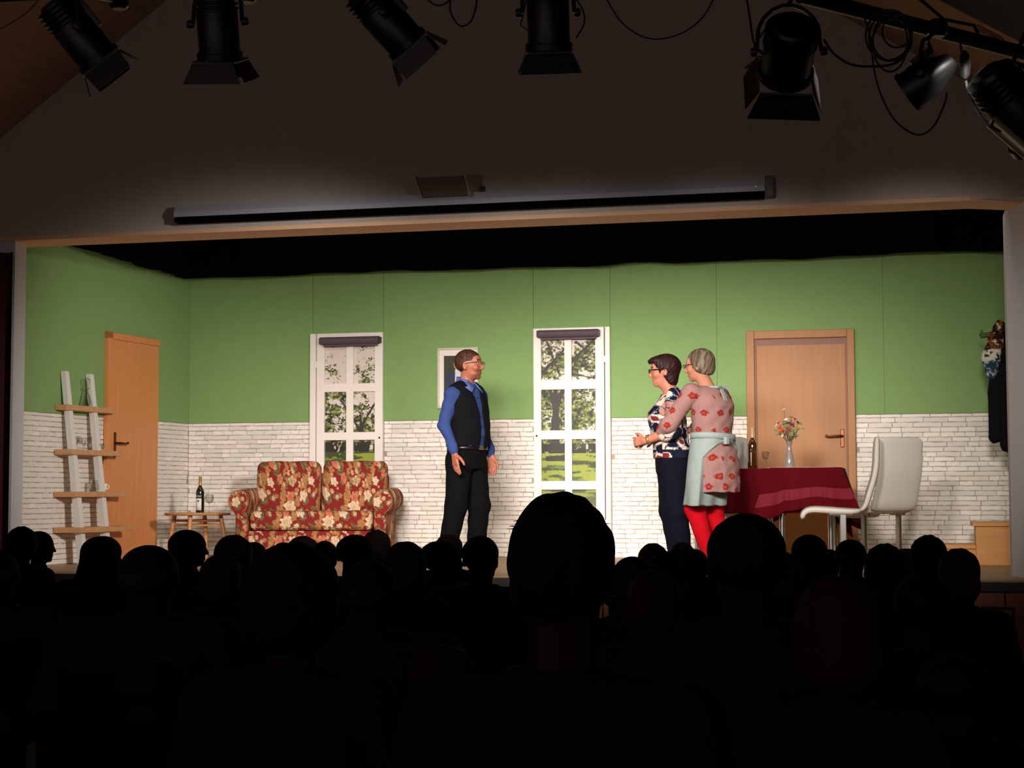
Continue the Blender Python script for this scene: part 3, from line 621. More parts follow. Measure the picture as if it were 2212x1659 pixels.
MB().lathe([(0, 0), (.035, 0), (.045, .02), (.046, .05), (.036, .08), (.034, .10), (.031, .10), (.032, .08), (.042, .05), (.04, .02), (0, .006)], n=24).build('glass_body', M_glass, t, True)
MB().tube([(-.036, 0, .09), (-.065, 0, .085), (-.07, 0, .05), (-.042, 0, .03)], .006, 8).build('handle', M_glass, t, True)
t = thing('white_cup', 'small white cup beside the glass jug on the third ladder shelf board', 'cup', on_shelf(2, rb+.09, .12))
MB().lathe([(0, 0), (.025, 0), (.036, .02), (.04, .07), (.037, .07), (.033, .022), (0, .006)], n=24).build('cup_body', M_white, t, True)
MB().tube([(.036, 0, .06), (.06, 0, .055), (.06, 0, .03), (.036, 0, .02)], .005, 8).build('handle', M_white, t, True)
# ================================================================== DINING TABLE
M_burg = mat('burgundy_cloth', (78, 4, 14), .9, spec=.08, bump=(220, .3, .003), vary=.06)
M_burg2 = mat('sheer_burgundy_band', (108, 26, 40), .7, spec=.1, bump=(300, .2, .002))
TX0, TX1, TY0, TY1, TT = -1.62, -.60, 13.62, 14.38, .79
dt = thing('dining_table', 'dining table with chrome legs under the burgundy cloth', 'table', ((TX0+TX1)/2, (TY0+TY1)/2, SZ))
cxm, cym = (TX0+TX1)/2, (TY0+TY1)/2; L2, D2 = (TX1-TX0)/2, (TY1-TY0)/2
MB().box((-L2, -D2, TT-.03), (L2, D2, TT-.006)).build('tabletop', M_beech, dt, bevel=.004)
for (lx, ly) in ((at(1690, 1130, 13.7).x-cxm, -D2+.06), (at(1664, 1130, 14.3).x-cxm, D2-.07), (L2-.07, -D2+.06), (L2-.07, D2-.07), (-L2+.06, -D2+.06), (-L2+.06, D2-.07)):
    MB().tube([(lx, ly, 0), (lx, ly, TT-.03)], .0225, 14).lathe([(.026, 0), (.026, .02)], (lx, ly, 0), 14).build('leg', M_chrome, dt, True)
def tablecloth(name, label, x0, x1, y0, y1, z, drops, band=None, flare=.06, seed=1, mat_=None):
    """cloth: flat top and a hanging skirt round the edge; drops(s,side,t)->hang"""
    per = []; n = 44
    def seg(a, b, side, k):
        for i in range(k): t = i/k; per.append((a[0]+(b[0]-a[0])*t, a[1]+(b[1]-a[1])*t, side, t))
    seg((x0, y0), (x1, y0), 0, n); seg((x1, y0), (x1, y1), 1, n//2); seg((x1, y1), (x0, y1), 2, n); seg((x0, y1), (x0, y0), 3, n//2)
    P = len(per); V = []; f = []; rows = 16; mi = []; nrm = {0: (0, -1), 1: (1, 0), 2: (0, 1), 3: (-1, 0)}
    for r in range(rows+1):
        for j, (x, y, sd, t) in enumerate(per):
            hang = drops(sd, t); q = r/rows; dz = hang*q
            a = nrm[sd]; ec = min(t, 1-t); blend = max(0, 1-ec*(9 if sd in (0, 2) else 5)); nb = nrm[(sd+1) % 4] if t > .5 else nrm[(sd-1) % 4]
            nx_, ny_ = a[0]+nb[0]*blend, a[1]+nb[1]*blend; k = flare*q*(.35+.9*blend)+.010*math.sin(j*.55+seed)*q+.006*math.sin(j*1.31+seed*2)*q+.006
            V.append((x+nx_*k-cxm, y+ny_*k-cym, z-dz-.0))
    for r in range(rows):
        for j in range(P):
            f.append((r*P+j, r*P+(j+1) % P, (r+1)*P+(j+1) % P, (r+1)*P+j)); mi.append(1 if band and band[0] <= (r+.5)/rows*1.0 <= band[1] else 0)
    f.append(tuple(range(P))[::-1]); mi.append(0)
    me = mkmesh(name, V, f, mat_ or M_burg, True); me.materials.append(M_burg2); me.polygons.foreach_set('material_index', mi); me.set_sharp_from_angle(angle=math.radians(60))
    o = link(name, me, None, (cxm, cym, SZ)); md = o.modifiers.new('t', 'SOLIDIFY'); md.thickness = .0015
    tag(o, label, 'tablecloth'); return o
def drop1(sd, t):
    c = .36
    if sd == 0: return c+.0*t
    if sd == 1: return c+(.22*max(0, (t-.72)/.28))
    if sd == 2: return c+.22*max(0, (.12-t)/.12)
    return c
tablecloth('tablecloth', 'plain burgundy tablecloth hanging at the left end of the dining table', TX0-.01, TX1+.006, TY0-.006, TY1+.006, TT, drop1, None, .05)
ox0 = at(1664, 1010, TY0).x
def drop2(sd, t):
    if sd == 0: return .33+.10*max(0, 1-t*5)+.02*math.sin(t*7)
    if sd == 1: return .33+.20*max(0, (t-.55)/.45)
    if sd == 2: return .34+.19*max(0, (.15-t)/.15)+.16*max(0, (t-.85)/.15)
    return .36+.10*max(0, (t-.6)/.4)+.18*max(0, (.25-t)/.25)
tablecloth('overlay_tablecloth', 'burgundy overlay cloth with a sheer band, draped over the right of the table', ox0, TX1+.014, TY0-.016, TY1+.016, TT+.006, drop2, (.47, .76), .13, 5)
n = 10
rn = MB().box((ox0-.05, TY0+.12, SZ+TT+.0075), (TX1-.05, TY0+.42, SZ+TT+.0105)).build('table_runner', mat('patterned_runner', (214, 200, 190), .8, vary=.3), None); tag(rn, 'pale patterned runner lying along the dining table top', 'table runner')
b2 = bottle('wine_bottle', 'brown wine bottle at the left end of the dining table', (at(1630, 1005, 13.9).x, 13.72, SZ+TT+.004), M_bb, mat('cream_foil', (214, 178, 136), .4), M_lab, 1.0, (.05, 1))
t = wineglass('empty wine glass beside the brown bottle on the dining table', (at(1659, 1005, 13.9).x, 13.70, SZ+TT+.004), .82); 
vx = at(1706, 1005, 13.9).x; VZ = SZ+TT+.0105
vs = thing('vase', 'slim grey glass vase holding flowers on the dining table', 'vase', (vx, 13.86, VZ))
MB().lathe([(0, 0), (.043, 0), (.045, .006), (.037, .07), (.024, .13), (.018, .165), (.020, .19), (.030, .215), (.027, .215), (.016, .188), (.014, .165), (.02, .13), (.03, .07), (.036, .012), (0, .01)], n=28).build('vase_body', mat('frosted_grey_glass', (140, 128, 120), .18, spec=.7, coat=.4), vs, True)
bq = thing('flower_bouquet', 'mixed bouquet of orange, cream and yellow flowers in the vase', 'flowers', (vx, 13.86, VZ+.05))
rnd = random.Random(12); M_stem = mat('flower_stem', (70, 84, 40), .6); M_leafm = mat('grey_green_leaf', (112, 120, 84), .6)
FM = [mat('petal_'+k, c, .6) for k, c in (('orange', (214, 84, 40)), ('cream', (232, 206, 176)), ('rust', (150, 56, 40)), ('yellow', (232, 180, 60)), ('olive', (130, 124, 80)), ('white', (240, 232, 220)), ('plum', (110, 54, 60)))]
def flower(x, y, z, r, m, n=6):
    d = Vector((x*1.2, y*1.2-.03, max(.02, z-.22))).normalized(); q = d.to_track_quat('Z', 'Y').to_matrix(); mb = MB()
    for ring, (rr, lift, s) in enumerate(((r, .15, 1), (r*.7, .5, .8))):
        for k in range(n):
            a = 2*math.pi*k/n+ring*.5; ca, sa = math.cos(a), math.sin(a); w = r*.42*s
            P = [Vector((0, 0, 0)), Vector((ca*rr*.5-sa*w, sa*rr*.5+ca*w, lift*rr*.6)), Vector((ca*rr, sa*rr, lift*rr)), Vector((ca*rr*.5+sa*w, sa*rr*.5-ca*w, lift*rr*.6))]
            mb.add([q @ p for p in P], [(0, 1, 2, 3)])
    mb.lathe([(0, r*.3), (r*.25, r*.22), (r*.2, 0)], (0, 0, 0), 8, q)
    mb.v = [(v[0]+x, v[1]+y, v[2]+z) for v in mb.v]; o = mb.build('flower', m, bq, False); md = o.modifiers.new('t', 'SOLIDIFY'); md.thickness = .0015; return o
spec = [(-.085, .03, .315, .022, 0), (.05, .0, .345, .02, 2), (-.02, -.03, .34, .022, 5), (-.10, -.01, .295, .017, 5), (.085, -.02, .285, .024, 3), (.07, .02, .275, .026, 1), (-.055, -.04, .255, .025, 0), (.03, -.05, .30, .024, 6), (-.02, -.05, .285, .024, 4), (.045, -.04, .245, .024, 4), (.0, .04, .315, .028, 4), (.02, .0, .36, .022, 4), (-.045, .02, .325, .022, 0), (-.05, -.02, .21, .018, 1), (.02, -.05, .225, .026, 4), (.05, -.01, .21, .02, 4), (-.015, -.05, .235, .024, 6), (.075, -.03, .315, .02, 6), (-.07, -.03, .28, .022, 0), (.005, -.06, .265, .02, 2), (-.04, 0, .425, .014, 5), (.03, .03, .20, .016, 0), (.10, .0, .30, .014, 3), (-.075, 0, .235, .02, 4)]
sm = MB()
for (x, y, z, r, c) in spec:
    flower(x, y, z, r, FM[c], rnd.choice((5, 6, 7))); sm.tube([(x*.06, y*.06, .0), (x*.12, y*.12, .15), (x, y, z)], .0022, 5)
sm.build('stems', M_stem, bq, True)
lm = MB()
for k in range(44):
    a = rnd.random()*6.28; r = rnd.uniform(.02, .10); z = rnd.uniform(.19, .34); c = Vector((r*math.cos(a), r*math.sin(a)*.8, z)); d = Vector((math.cos(a+rnd.uniform(-1, 1)), math.sin(a), rnd.uniform(-.4, .8))).normalized()*rnd.uniform(.02, .04); s = d.cross(Vector((.3, 1, .2))).normalized()*.009
    lm.add([c, c+d*.5+s, c+d, c+d*.5-s], [(0, 1, 2, 3)])
o = lm.build('leaves', M_leafm, bq); o['kind'] = 'stuff'; md = o.modifiers.new('t', 'SOLIDIFY'); md.thickness = .001
# ================================================================== WHITE CANTILEVER CHAIRS (face +X in their own frame)
def chair(label, loc, rot, s=1):
    t = thing('dining_chair', label, 'chair', loc, rot, 'white cantilever dining chairs'); t.scale = (s, s, s)
    def strip(path, th, w, nm):
        mb = MB(); V = []; f = []; n = len(path); NS = 12
        for i, (x, z) in enumerate(path):
            a = path[max(0, i-1)]; b = path[min(n-1, i+1)]; tx, tz = b[0]-a[0], b[1]-a[1]; l = math.hypot(tx, tz); nx_, nz_ = -tz/l, tx/l
            tt = th*(.55 if i in (0, n-1) else .85 if i in (1, n-2) else 1); ww = w*(.97 if i in (0, n-1) else 1)
            for k in range(NS):
                an = 2*math.pi*k/NS; cy = math.copysign(abs(math.cos(an))**.35, math.cos(an))*ww/2; cz = math.copysign(abs(math.sin(an))**.6, math.sin(an))*tt/2
                V.append((x+nx_*cz, cy, z+nz_*cz))
        for i in range(n-1):
            for k in range(NS): f.append((i*NS+k, i*NS+(k+1) % NS, (i+1)*NS+(k+1) % NS, (i+1)*NS+k))
        f += [tuple(range(NS))[::-1], tuple((n-1)*NS+k for k in range(NS))]
        mb.add(V, f); o = mb.build(nm, M_leather, t, True); md = o.modifiers.new('s', 'SUBSURF'); md.levels = 1; md.render_levels = 1; return o
    strip([(.262, .385), (.268, .41), (.25, .445), (.21, .465), (.12, .462), (0, .452), (-.12, .447), (-.19, .455)], .062, .44, 'seat')
    strip([(-.165, .45), (-.205, .47), (-.228, .52), (-.25, .60), (-.285, .70), (-.305, .80), (-.308, .90), (-.312, 1.0), (-.316, 1.035)], .055, .43, 'backrest')
    for y in (-.17, .17):
        pts = [(-.02, y, .42), (-.04, y, .40), (-.04, y, .05), (-.02, y, .022), (.02, y, .016), (.22, y, .016), (.25, y, .016)]
        MB().tube([(-.12, y, .425), (.06, y, .425)], .012, 8).build('seat_rail', M_chrome, t, True)
        MB().box((-.07, y-.012, .03), (-.02, y+.012, .43)).build('leg', M_chrome, t, bevel=.005)
        MB().box((-.07, y-.02, .0), (.27, y+.02, .03)).build('runner', M_chrome, t, bevel=.006)
    for x in (.25, -.05): MB().box((x-.02, -.17, .004), (x+.02, .17, .024)).build('cross_bar', M_chrome, t, bevel=.004)
    return t
p = at(1808, 1110, 13.45); chair('white leather cantilever chair seen side-on at the right end of the table', (p.x, 13.45, SZ), math.radians(183))
p = at(1905, 1110, 13.75); chair('white leather cantilever chair turned with its back to the audience, rightmost', (p.x-.035, 13.85, SZ), math.radians(128))
p = at(1552, 1110, 14.1); chair('white leather cantilever chair mostly hidden behind the woman in the apron', (p.x, 13.98, SZ), math.radians(-92), 1.04)
# ================================================================== WOODEN STEPS (right)
st = thing('wooden_steps', 'light wooden two-step block beside the right stage pillar', 'steps', (.20, 14.35, SZ))
M_step = mat('pine_steps', (214, 146, 72), .5, grain=((2, 20, 20), .12))
for i, (xa, xb, zt) in enumerate(((.0, .268, .165), (.27, .62, .35))):
    MB().box((xa-.03, -.02, zt-.035), (xb+.0, .5, zt)).build('tread', M_step, st, bevel=.004)
    MB().box((xa, .0, 0), (xa+.02, .48, zt-.035)).build('riser', M_step, st)
    MB().box((xa+.02, .0, 0), (xb-.0, .02, zt-.035)).build('side_panel', M_step, st); 
    MB().box((xa+.02, .46, 0), (xb-.0, .48, zt-.035)).build('side_panel', M_step, st)
# ================================================================== CLOTHES ON THE COAT HOOKS (right)
GY = 14.6
def gx(px): return at(px, 820, GY).x
cr = thing('coat_rack', 'coat rail with hooks on the right side of the set, behind the clothes', 'coat rack', (.80, GY, 2.72))
MB().box((-.03, -.28, 0), (0, .28, .09)).build('rail', M_shelf, cr, bevel=.004)
for yy in (-.2, -.05, .1, .22): MB().tube([(-.03, yy, .05), (-.15, yy, .0), (-.24, yy, -.01), (-.25, yy, .02)], .004, 8).build('hook', M_bronze, cr, True)
def garment(name, label, cat, fn, m, paint, lo, hi, hh=.009):
    S = SDF(lo, hi, hh); fn(S); o = S.build(name, m, None, paint); tag(o, label, cat); return o
def zat(py): return at(2140, py, GY).z
xa = gx(2134); 
def trousers(S):
    S.chain([(xa+.11, GY+.06, zat(725)), (xa+.085, GY, zat(790)), (xa+.06, GY, zat(850)), (xa+.045, GY-.0, zat(945))], [.03, .06, .062, .05], k=.02); S.chain([(xa+.12, GY-.05, zat(725)), (xa+.135, GY-.04, zat(860)), (xa+.145, GY-.04, zat(962))], [.05, .06, .06], k=.02)
    S.disp(lambda X, Y, Z: .004*np.sin(X*140+Z*9)*np.sin(Y*90))
garment('hanging_trousers', 'long black trousers hanging at the right edge of the set', 'trousers', trousers, M_cloth, lambda V: mixc(len(V), (22, 20, 24)), (xa-.1, GY-.16, zat(990)), (xa+.26, GY+.16, zat(680)))
def top(S):
    S.chain([(xa+.10, GY-.05, zat(705)), (xa+.07, GY-.06, zat(740)), (xa+.03, GY-.06, zat(775)), (xa+.03, GY-.05, zat(808))], [.045, .065, .075, .05], k=.03); S.cap((xa+.12, GY, zat(715)), (xa+.13, GY, zat(800)), .07)
    S.disp(lambda X, Y, Z: .007*np.sin(X*60+Z*50)*np.sin(Y*60+Z*33))
def ptop(V):
    c = mixc(len(V), (34, 30, 34)); z = V[:, 2]; f = fbm(V[:, 0]*38, z*34, 5); f2 = fbm(V[:, 0]*50, z*40, 15)
    hi = z > zat(762); c[hi & (f > .50)] = lin((126, 70, 38)); c[hi & (f2 > .62)] = lin((206, 186, 150)); c[hi & (f < .30)] = lin((70, 30, 22))
    mid = (z <= zat(758)) & (z > zat(782)); c[mid & (f > .42)] = lin((214, 206, 194)); lo = z <= zat(782); c[lo] = lin((44, 66, 84)); c[lo & (f2 > .58)] = lin((176, 190, 196)); return c
garment('hanging_scarf_top', 'patterned brown, white and teal garment hanging above the black trousers', 'garment', top, M_cloth, ptop, (xa-.12, GY-.22, zat(845)), (xa+.26, GY+.14, zat(680)))
# ================================================================== PROJECTION SCREEN CASE and WALL BOX
sc0, sc1 = at(376, 470, YP-.14), at(1652, 395, YP-.14)
t = thing('screen_case', 'long grey roller projection screen case across the wall above the stage', 'projector screen', (sc0.x, YP-.001, 3.485)); L = sc1.x-sc0.x
MB().prism([(0, -.14, .035), (0, -.15, .07), (0, -.12, .125), (0, -.03, .135), (0, 0, .13), (0, 0, .0), (0, -.03, .0), (0, -.03, .035)], (L, 0, 0)).build('case', mat('grey_screen_case', (196, 198, 206), .5), t)
MB().box((0.0, -.135, -.004), (L-.01, -.03, .034)).build('slot', M_black, t)
MB().box((.01, -.095, -.012), (L-.02, -.075, 0)).build('bottom_bar', M_black, t, bevel=.003)
MB().box((L, -.13, .0), (L+.06, 0, .145)).build('end_bracket', mat('bracket_grey', (120, 112, 108), .6), t, bevel=.006)
MB().lathe([(0, 0), (.006, 0), (.006, .004), (0, .005)], (L-.06, -.153, .07), 8, Matrix.Rotation(math.pi/2, 3, 'X')).build('screw', M_chrome, t, True)
q = at(962, 397, YP-.2)
t = thing('wall_loudspeaker', 'wedge shaped grey loudspeaker on the wall above the screen case', 'loudspeaker', (q.x, YP, q.z-.07))
MB().prism([(-.175, 0, 0), (.175, 0, 0), (.20, 0, .14), (-.20, 0, .14)], (0, -.01, 0)).add([], []).build('back_plate', mat('speaker_shell', (170, 156, 140), .6), t)
mb = MB(); V = [(-.19, -.10, -.015), (.19, -.10, -.015), (.20, 0, .0), (-.20, 0, .0), (-.21, -.22, .11), (.17, -.22, .11), (.21, -.0, .15), (-.21, -.0, .15)]
V = [(-.18, -.17, -.02), (.17, -.17, -.02), (.17, -.02, .0), (-.18, -.02, .0), (-.215, -.24, .115), (.145, -.24, .115), (.16, -.02, .14), (-.2, -.02, .14)]
mb.add(V, [(0, 3, 2, 1), (4, 5, 6, 7), (0, 1, 5, 4), (1, 2, 6, 5), (2, 3, 7, 6), (3, 0, 4, 7)]).build('cabinet', mat('speaker_grille', (120, 104, 92), .8), t, bevel=.004)
MB().prism([(.172, -.175, -.025), (.21, -.05, .0), (.215, -.03, .15), (.15, -.245, .125)], (.012, -.0, .0)).build('end_cheek', mat('speaker_cheek', (200, 178, 152), .6), t)
MB().prism([(-.192, -.175, -.025), (-.21, -.05, .0), (-.215, -.03, .15), (-.23, -.245, .125)], (.010, -.0, .0)).build('end_cheek', mat('speaker_cheek', (200, 178, 152), .6), t)
MB().box((.18, -.05, .03), (.25, 0, .07)).build('bracket', M_blackmetal, t)
# ================================================================== LANTERNS ON THE HALL BAR
BY = 6.75; BZ = 3.62
bar = MB().tube([(-6.3, BY-.3, BZ), (-.42, BY+.15, BZ)], .025, 12).build('light_bar', M_blackmetal, None, True); tag(bar, 'black steel lighting bar across the hall just above the picture', 'pipe')
pr0, pr1 = ray(1730, -10)*7.0, ray(2260, 128)*7.95
b0 = Vector((pr0[0], pr0[1], pr0[2]+EZ)); b1_ = Vector((pr1[0], pr1[1], pr1[2]+EZ))
bar2 = MB().tube([b0, b1_], .034, 14).build('light_bar', M_blackmetal, None, True); tag(bar2, 'thick black lighting pipe slanting across the upper right corner', 'pipe')
MB().tube([b0+Vector((.45, .25, .055)), b0.lerp(b1_, .55)+Vector((0, 0, .06)), b0.lerp(b1_, .68)+Vector((0, 0, .07)), b0.lerp(b1_, .72)+Vector((0, 0, -.02))], .008, 8).build('cable', M_rubber, bar2, True)
def lantern(label, loc, d, roll=0, hang=None, ln=.27, r=.088, doors=True, lit=False, par=False):
    """stage lantern; its axis points along d, body centred at loc"""
    t = thing('stage_lantern', label, 'stage light', loc, 0, 'stage lanterns on the hall lighting bars')
    q = Vector(d).normalized().to_track_quat('Z', 'Y').to_matrix() @ Matrix.Rotation(roll, 3, 'Z')
    if par: prof = [(0, -ln*.6), (r*.35, -ln*.6), (r*.5, -ln*.52), (r*.62, -ln*.4), (r*.95, -ln*.1), (r, 0), (r, ln*.4), (r*1.08, ln*.4), (r*1.08, ln*.47), (r*.9, ln*.47), (r*.85, 0), (0, -.02)]
    else: prof = [(0, -ln*.55), (r*.7, -ln*.55), (r*.86, -ln*.48), (r*.9, -ln*.2), (r*1.0, -ln*.16), (r*1.0, ln*.40), (r*1.12, ln*.41), (r*1.12, ln*.5), (r*.95, ln*.5), (r*.93, ln*.2), (0, ln*.19)]
    MB().lathe(prof, (0, 0, 0), 28, q).build('body', M_blackmetal, t, True)
    fins = MB()
    for k in range(5): z = -ln*.5+ln*.07*k; fins.lathe([(r*.9, z), (r*1.06, z+.003), (r*1.06, z+.010), (r*.9, z+.013)], (0, 0, 0), 24, q)
    if not par: fins.build('cooling_fins', M_blackmetal, t, True)
    MB().box((-r*.35, r*.9, -ln*.35), (r*.35, r*1.2, ln*.1), q).build('vent_box', M_blackmetal, t, bevel=.004)
    # yoke: a bent flat bar round the body
    R = r*1.25; pts = [(R, 0, 0), (R, .02, -.0)]
    yk = [Vector((R, 0, 0))]+[Vector((R*math.cos(a), 0, R*1.1*math.sin(a)+.05)) for a in [math.radians(k) for k in range(20, 161, 20)]]+[Vector((-R, 0, 0))]
    ax = q @ Vector((1, 0, 0)); up = Vector((0, 0, 1)); sd = (ax-up*ax.dot(up)).normalized()
    ykw = [sd*p.x+up*p.z for p in yk]
    ym = MB()
    for a, b in zip(ykw, ykw[1:]): ym.tube([a, b], .009, 6)
    ym.build('yoke', M_blackmetal, t, True)
    topz = max(p.z for p in ykw)
    for s in (-1, 1): MB().lathe([(0, 0), (.018, 0), (.02, .012), (.016, .024), (0, .026)], sd*(s*(R+.0)), 10, (sd*s).to_track_quat('Z', 'Y').to_matrix()).build('knob', M_blackmetal, t, True)
    if hang is not None:
        hv = Vector(hang)-Vector(loc); MB().tube([(0, 0, topz), hv], .009, 8).build('hanger', M_blackmetal, t, True)
        MB().lathe([(.03, -.035), (.045, -.02), (.045, .02), (.03, .04)], hv, 10).build('clamp', M_blackmetal, t, True)
    sl = MB().tube([q @ Vector((r*.7, r*.6, ln*.3)), q @ Vector((r*1.3, r*.9, .02))+Vector((0, 0, -.03)), q @ Vector((r*.8, r*.7, -ln*.4))], .0035, 6).build('safety_wire', M_rubber, t, True)
    if doors:
        f = MB(); 
        for k in range(4):
            a = k*math.pi/2; Rz = Matrix.Rotation(a, 3, 'Z'); w0, w1 = r*1.02, r*1.45 if k % 2 == 0 else r*.95; l = r*1.05; sp = math.radians(24)
            z0 = ln*.5+.008
            P = [Vector((-w0, r*1.08, z0)), Vector((w0, r*1.08, z0)), Vector((w1, r*1.08+l*math.sin(sp), z0+l*math.cos(sp))), Vector((-w1, r*1.08+l*math.sin(sp), z0+l*math.cos(sp)))]
            n_ = (P[1]-P[0]).cross(P[3]-P[0]).normalized()*.003
            MB().prism([q @ (Rz @ p) for p in P], q @ (Rz @ n_)).build('barn_door', M_blackmetal, t)
            a0, a1 = P[0], P[1]; f.tube([q @ (Rz @ a0), q @ (Rz @ a1)], .005, 6)
        f.build('door_hinges', M_edge, t, True)
    return t
BARP = lambda x: Vector((x, BY+(x+4.2)*.0765+.02, BZ))
def place(px, py, Y): v = at(px, py, Y); return (v.x, v.y, v.z)
def img_dir(dx, dy, dep):    # direction given as right / down / away components
    c, s = math.cos(YAW), math.sin(YAW); return Vector((dx*c-dep*s, dx*s+dep*c, -dy))
L = [('black barn-door stage lantern tilted to the right, leftmost above the stage', 168, 72, 6.45, (.62, .78, .30), .3),
     ('black barn-door stage lantern hanging straight down, second from the left', 470, 50, 6.55, (.02, .93, .35), .12),
     ('black barn-door stage lantern tilted to the right, with a bright side strip', 832, 42, 6.65, (.66, .72, .25), .5),
     ('black barn-door stage lantern hanging straight down right of the middle', 1184, 28, 6.72, (.03, .93, .3), -.1)]
for lb, px, py, Y, d, rl in L:
    loc = place(px, py, Y); lantern(lb, loc, img_dir(*d), rl, (loc[0], BARP(loc[0]).y, BZ), .30, .088)
loc = place(1704, 112, 6.85); lantern('black barn-door stage lantern seen from behind, left of the slanting pipe', loc, img_dir(0, .55, .8), 0.05, (loc[0]+.06, loc[1], 3.52), .24, .105)
loc = place(2003, 170, 7.2); pj = b0.lerp(b1_, .60); lantern('small black round lantern hung on a bent yoke under the slanting pipe', loc, img_dir(-.75, .5, .4), 0, (loc[0]+.05, 7.42, loc[2]+.27), .22, .085, False, par=True)
loc = place(2188, 235, 7.1); lt = lantern('large black lantern cut off by the right picture edge', loc, img_dir(.62, .68, .35), .2, (loc[0]+.12, loc[1]+.2, 3.45), .36, .10, False)
a, b = Vector(place(2140, 262, 7.0)), Vector(place(2230, 340, 7.0))
tb_ = MB().tube([a, b], .028, 12).build('lamp_tube', mat('brushed_steel_tube', (200, 180, 150), .4, metal=.6), None, True); tag(tb_, 'shiny metal tube clipped under the large lantern at the right edge', 'tube')
MB().tube([a+Vector((.02, 0, .03)), a+Vector((.0, -.04, -.03)), a+Vector((.04, -.02, -.05))], .006, 8).build('clip', M_blackmetal, tb_, True)
def cable(label, pts, Y, r=.0055):
    P = [at(x, y, Y) for x, y in pts]; Q = []
    for i in range(len(P)-1):
        p0, p1, p2, p3 = P[max(0, i-1)], P[i], P[i+1], P[min(len(P)-1, i+2)]
        for k in range(8): t = k/8; Q.append(.5*((2*p1)+(-p0+p2)*t+(2*p0-5*p1+4*p2-p3)*t*t+(-p0+3*p1-3*p2+p3)*t**3))
    Q.append(P[-1]); o = MB().tube(Q, r, 6).build('hanging_cable', M_rubber, None, True); tag(o, label, 'cable')
cable('thin black cable looping down between two lanterns above the middle', [(1306, -10), (1340, 45), (1385, 78), (1430, 84), (1480, 68), (1520, 35), (1545, -10)], 6.8, .0035)
cable('narrow black cable loop right of the tilted middle lantern', [(975, -10), (972, 20), (985, 48), (1000, 57), (1018, 45), (1028, 15), (1030, -10)], 6.8, .0042)
cable('small black cable loop touching the top edge beside the tilted middle lantern', [(915, -10), (935, 8), (950, 12), (965, 6), (975, -6)], 6.8, .004)
cable('black cable from the top edge into the lantern left of the pipe', [(1612, -10), (1620, 40), (1628, 90), (1645, 115), (1668, 118)], 6.8, .005)
cable('black cable sagging from the lantern towards the coiled cables', [(1780, 85), (1800, 115), (1835, 138), (1880, 144), (1930, 138), (1958, 115), (1966, 80), (1960, 55)], 6.85, .0055)
cable('long black cable hanging in a deep loop below the small round lantern', [(1862, 25), (1880, 80), (1888, 150), (1905, 210), (1935, 262), (1980, 291), (2015, 275), (2040, 225), (2045, 200)], 7.0, .0045)
cable('black cable with an inline plug falling to the right-edge lantern', [(2074, 92), (2080, 130), (2090, 190), (2112, 240), (2140, 272), (2165, 270)], 7.1, .0055)
cable('thin dark cable crossing the top left corner of the ceiling', [(-20, 72), (20, 52), (60, 25), (92, -10)], 6.6, .0025)
cable('short black cable by the right-hand middle lantern', [(1238, -10), (1258, 20), (1262, 50), (1245, 82)], 6.7, .004)
# coil of cable
co = MB(); cc_ = at(1922, 80, 6.95)
for k, (rx, rz, ox, oz) in enumerate(((.085, .10, 0, 0), (.078, .088, .01, -.01), (.092, .105, -.005, .012), (.07, .12, .0, -.02), (.06, .07, .03, .03))):
    co.tube([cc_+Vector((ox+rx*math.cos(a), .006*k, oz+rz*math.sin(a))) for a in np.linspace(0, 2*math.pi, 28, endpoint=False)], .0045, 6, closed=True)
o = co.build('coiled_cable', M_rubber, None, True); tag(o, 'coil of black cable tied under the slanting pipe', 'cable')
ip = at(2084, 140, 7.08); o = MB().lathe([(.006, -.06), (.02, -.045), (.024, 0), (.02, .04), (.006, .06)], ip, 10).build('inline_plug', M_rubber, None, True); tag(o, 'black inline cable plug hanging beside the small round lantern', 'plug')
# ================================================================== PEOPLE ON STAGE
def rotz(a): c, s = math.cos(a), math.sin(a); return np.array([[c, -s, 0], [s, c, 0], [0, 0, 1.]])
def roty(a): c, s = math.cos(a), math.sin(a); return np.array([[c, 0, s], [0, 1, 0], [-s, 0, c]])
def head(S, c, R, s=1.0, fem=False, ears=True):
    """head in its own frame: +X face, +Z crown; c = middle of the head"""
    T = lambda x, y, z: np.array(c)+R @ (np.array([x, y, z])*s)
    e = lambda p, r, k=.012, op='u': S.ell(T(*p), np.array(r)*s, k, R, op)
    cp = lambda a, b, ra, rb, k=.008, op='u': S.cap(T(*a), T(*b), ra*s, rb*s, k, op)
    e((-.012, 0, .030), (.098, .076, .086)); e((.02, 0, -.005), (.078, .066, .10), .02); e((.032, 0, -.072), (.052, .046 if fem else .050, .042), .025)
    e((.070, 0, -.098), (.018, .020, .016), .015)
    e((.07, .0, .042), (.02, .05, .03), .02)
    for y in (-1, 1):
        cp((.086, .016*y, .028), (.078, .045*y, .030), .009, .007, .01); e((.092, .030*y, .012), (.013, .017, .011), .01, 'c')
        e((.064, .044*y, -.025), (.022, .02, .022), .02)
        cp((.104, .009*y, -.032), (.098, .012*y, -.033), .007, .006, .006)
        if ears:
            e((-.012, .080*y, -.008), (.018, .009, .032), .004); e((-.004, .088*y, -.006), (.008, .006, .016), .004, 'c')
    cp((.090, 0, .020), (.110, 0, -.024), .008, .009, .008); e((.112, 0, -.029), (.0095, .010, .0085), .007)
    e((.085, 0, -.058), (.012, .024, .0055), .008); e((.084, 0, -.070), (.011, .020, .0055), .007)
    cp((.097, -.018, -.0640), (.097, .018, -.0640), .0022, .0022, .003, 'c')
def hlocal(V, c, R, s=1.0): return (V-np.array(c)) @ R / s
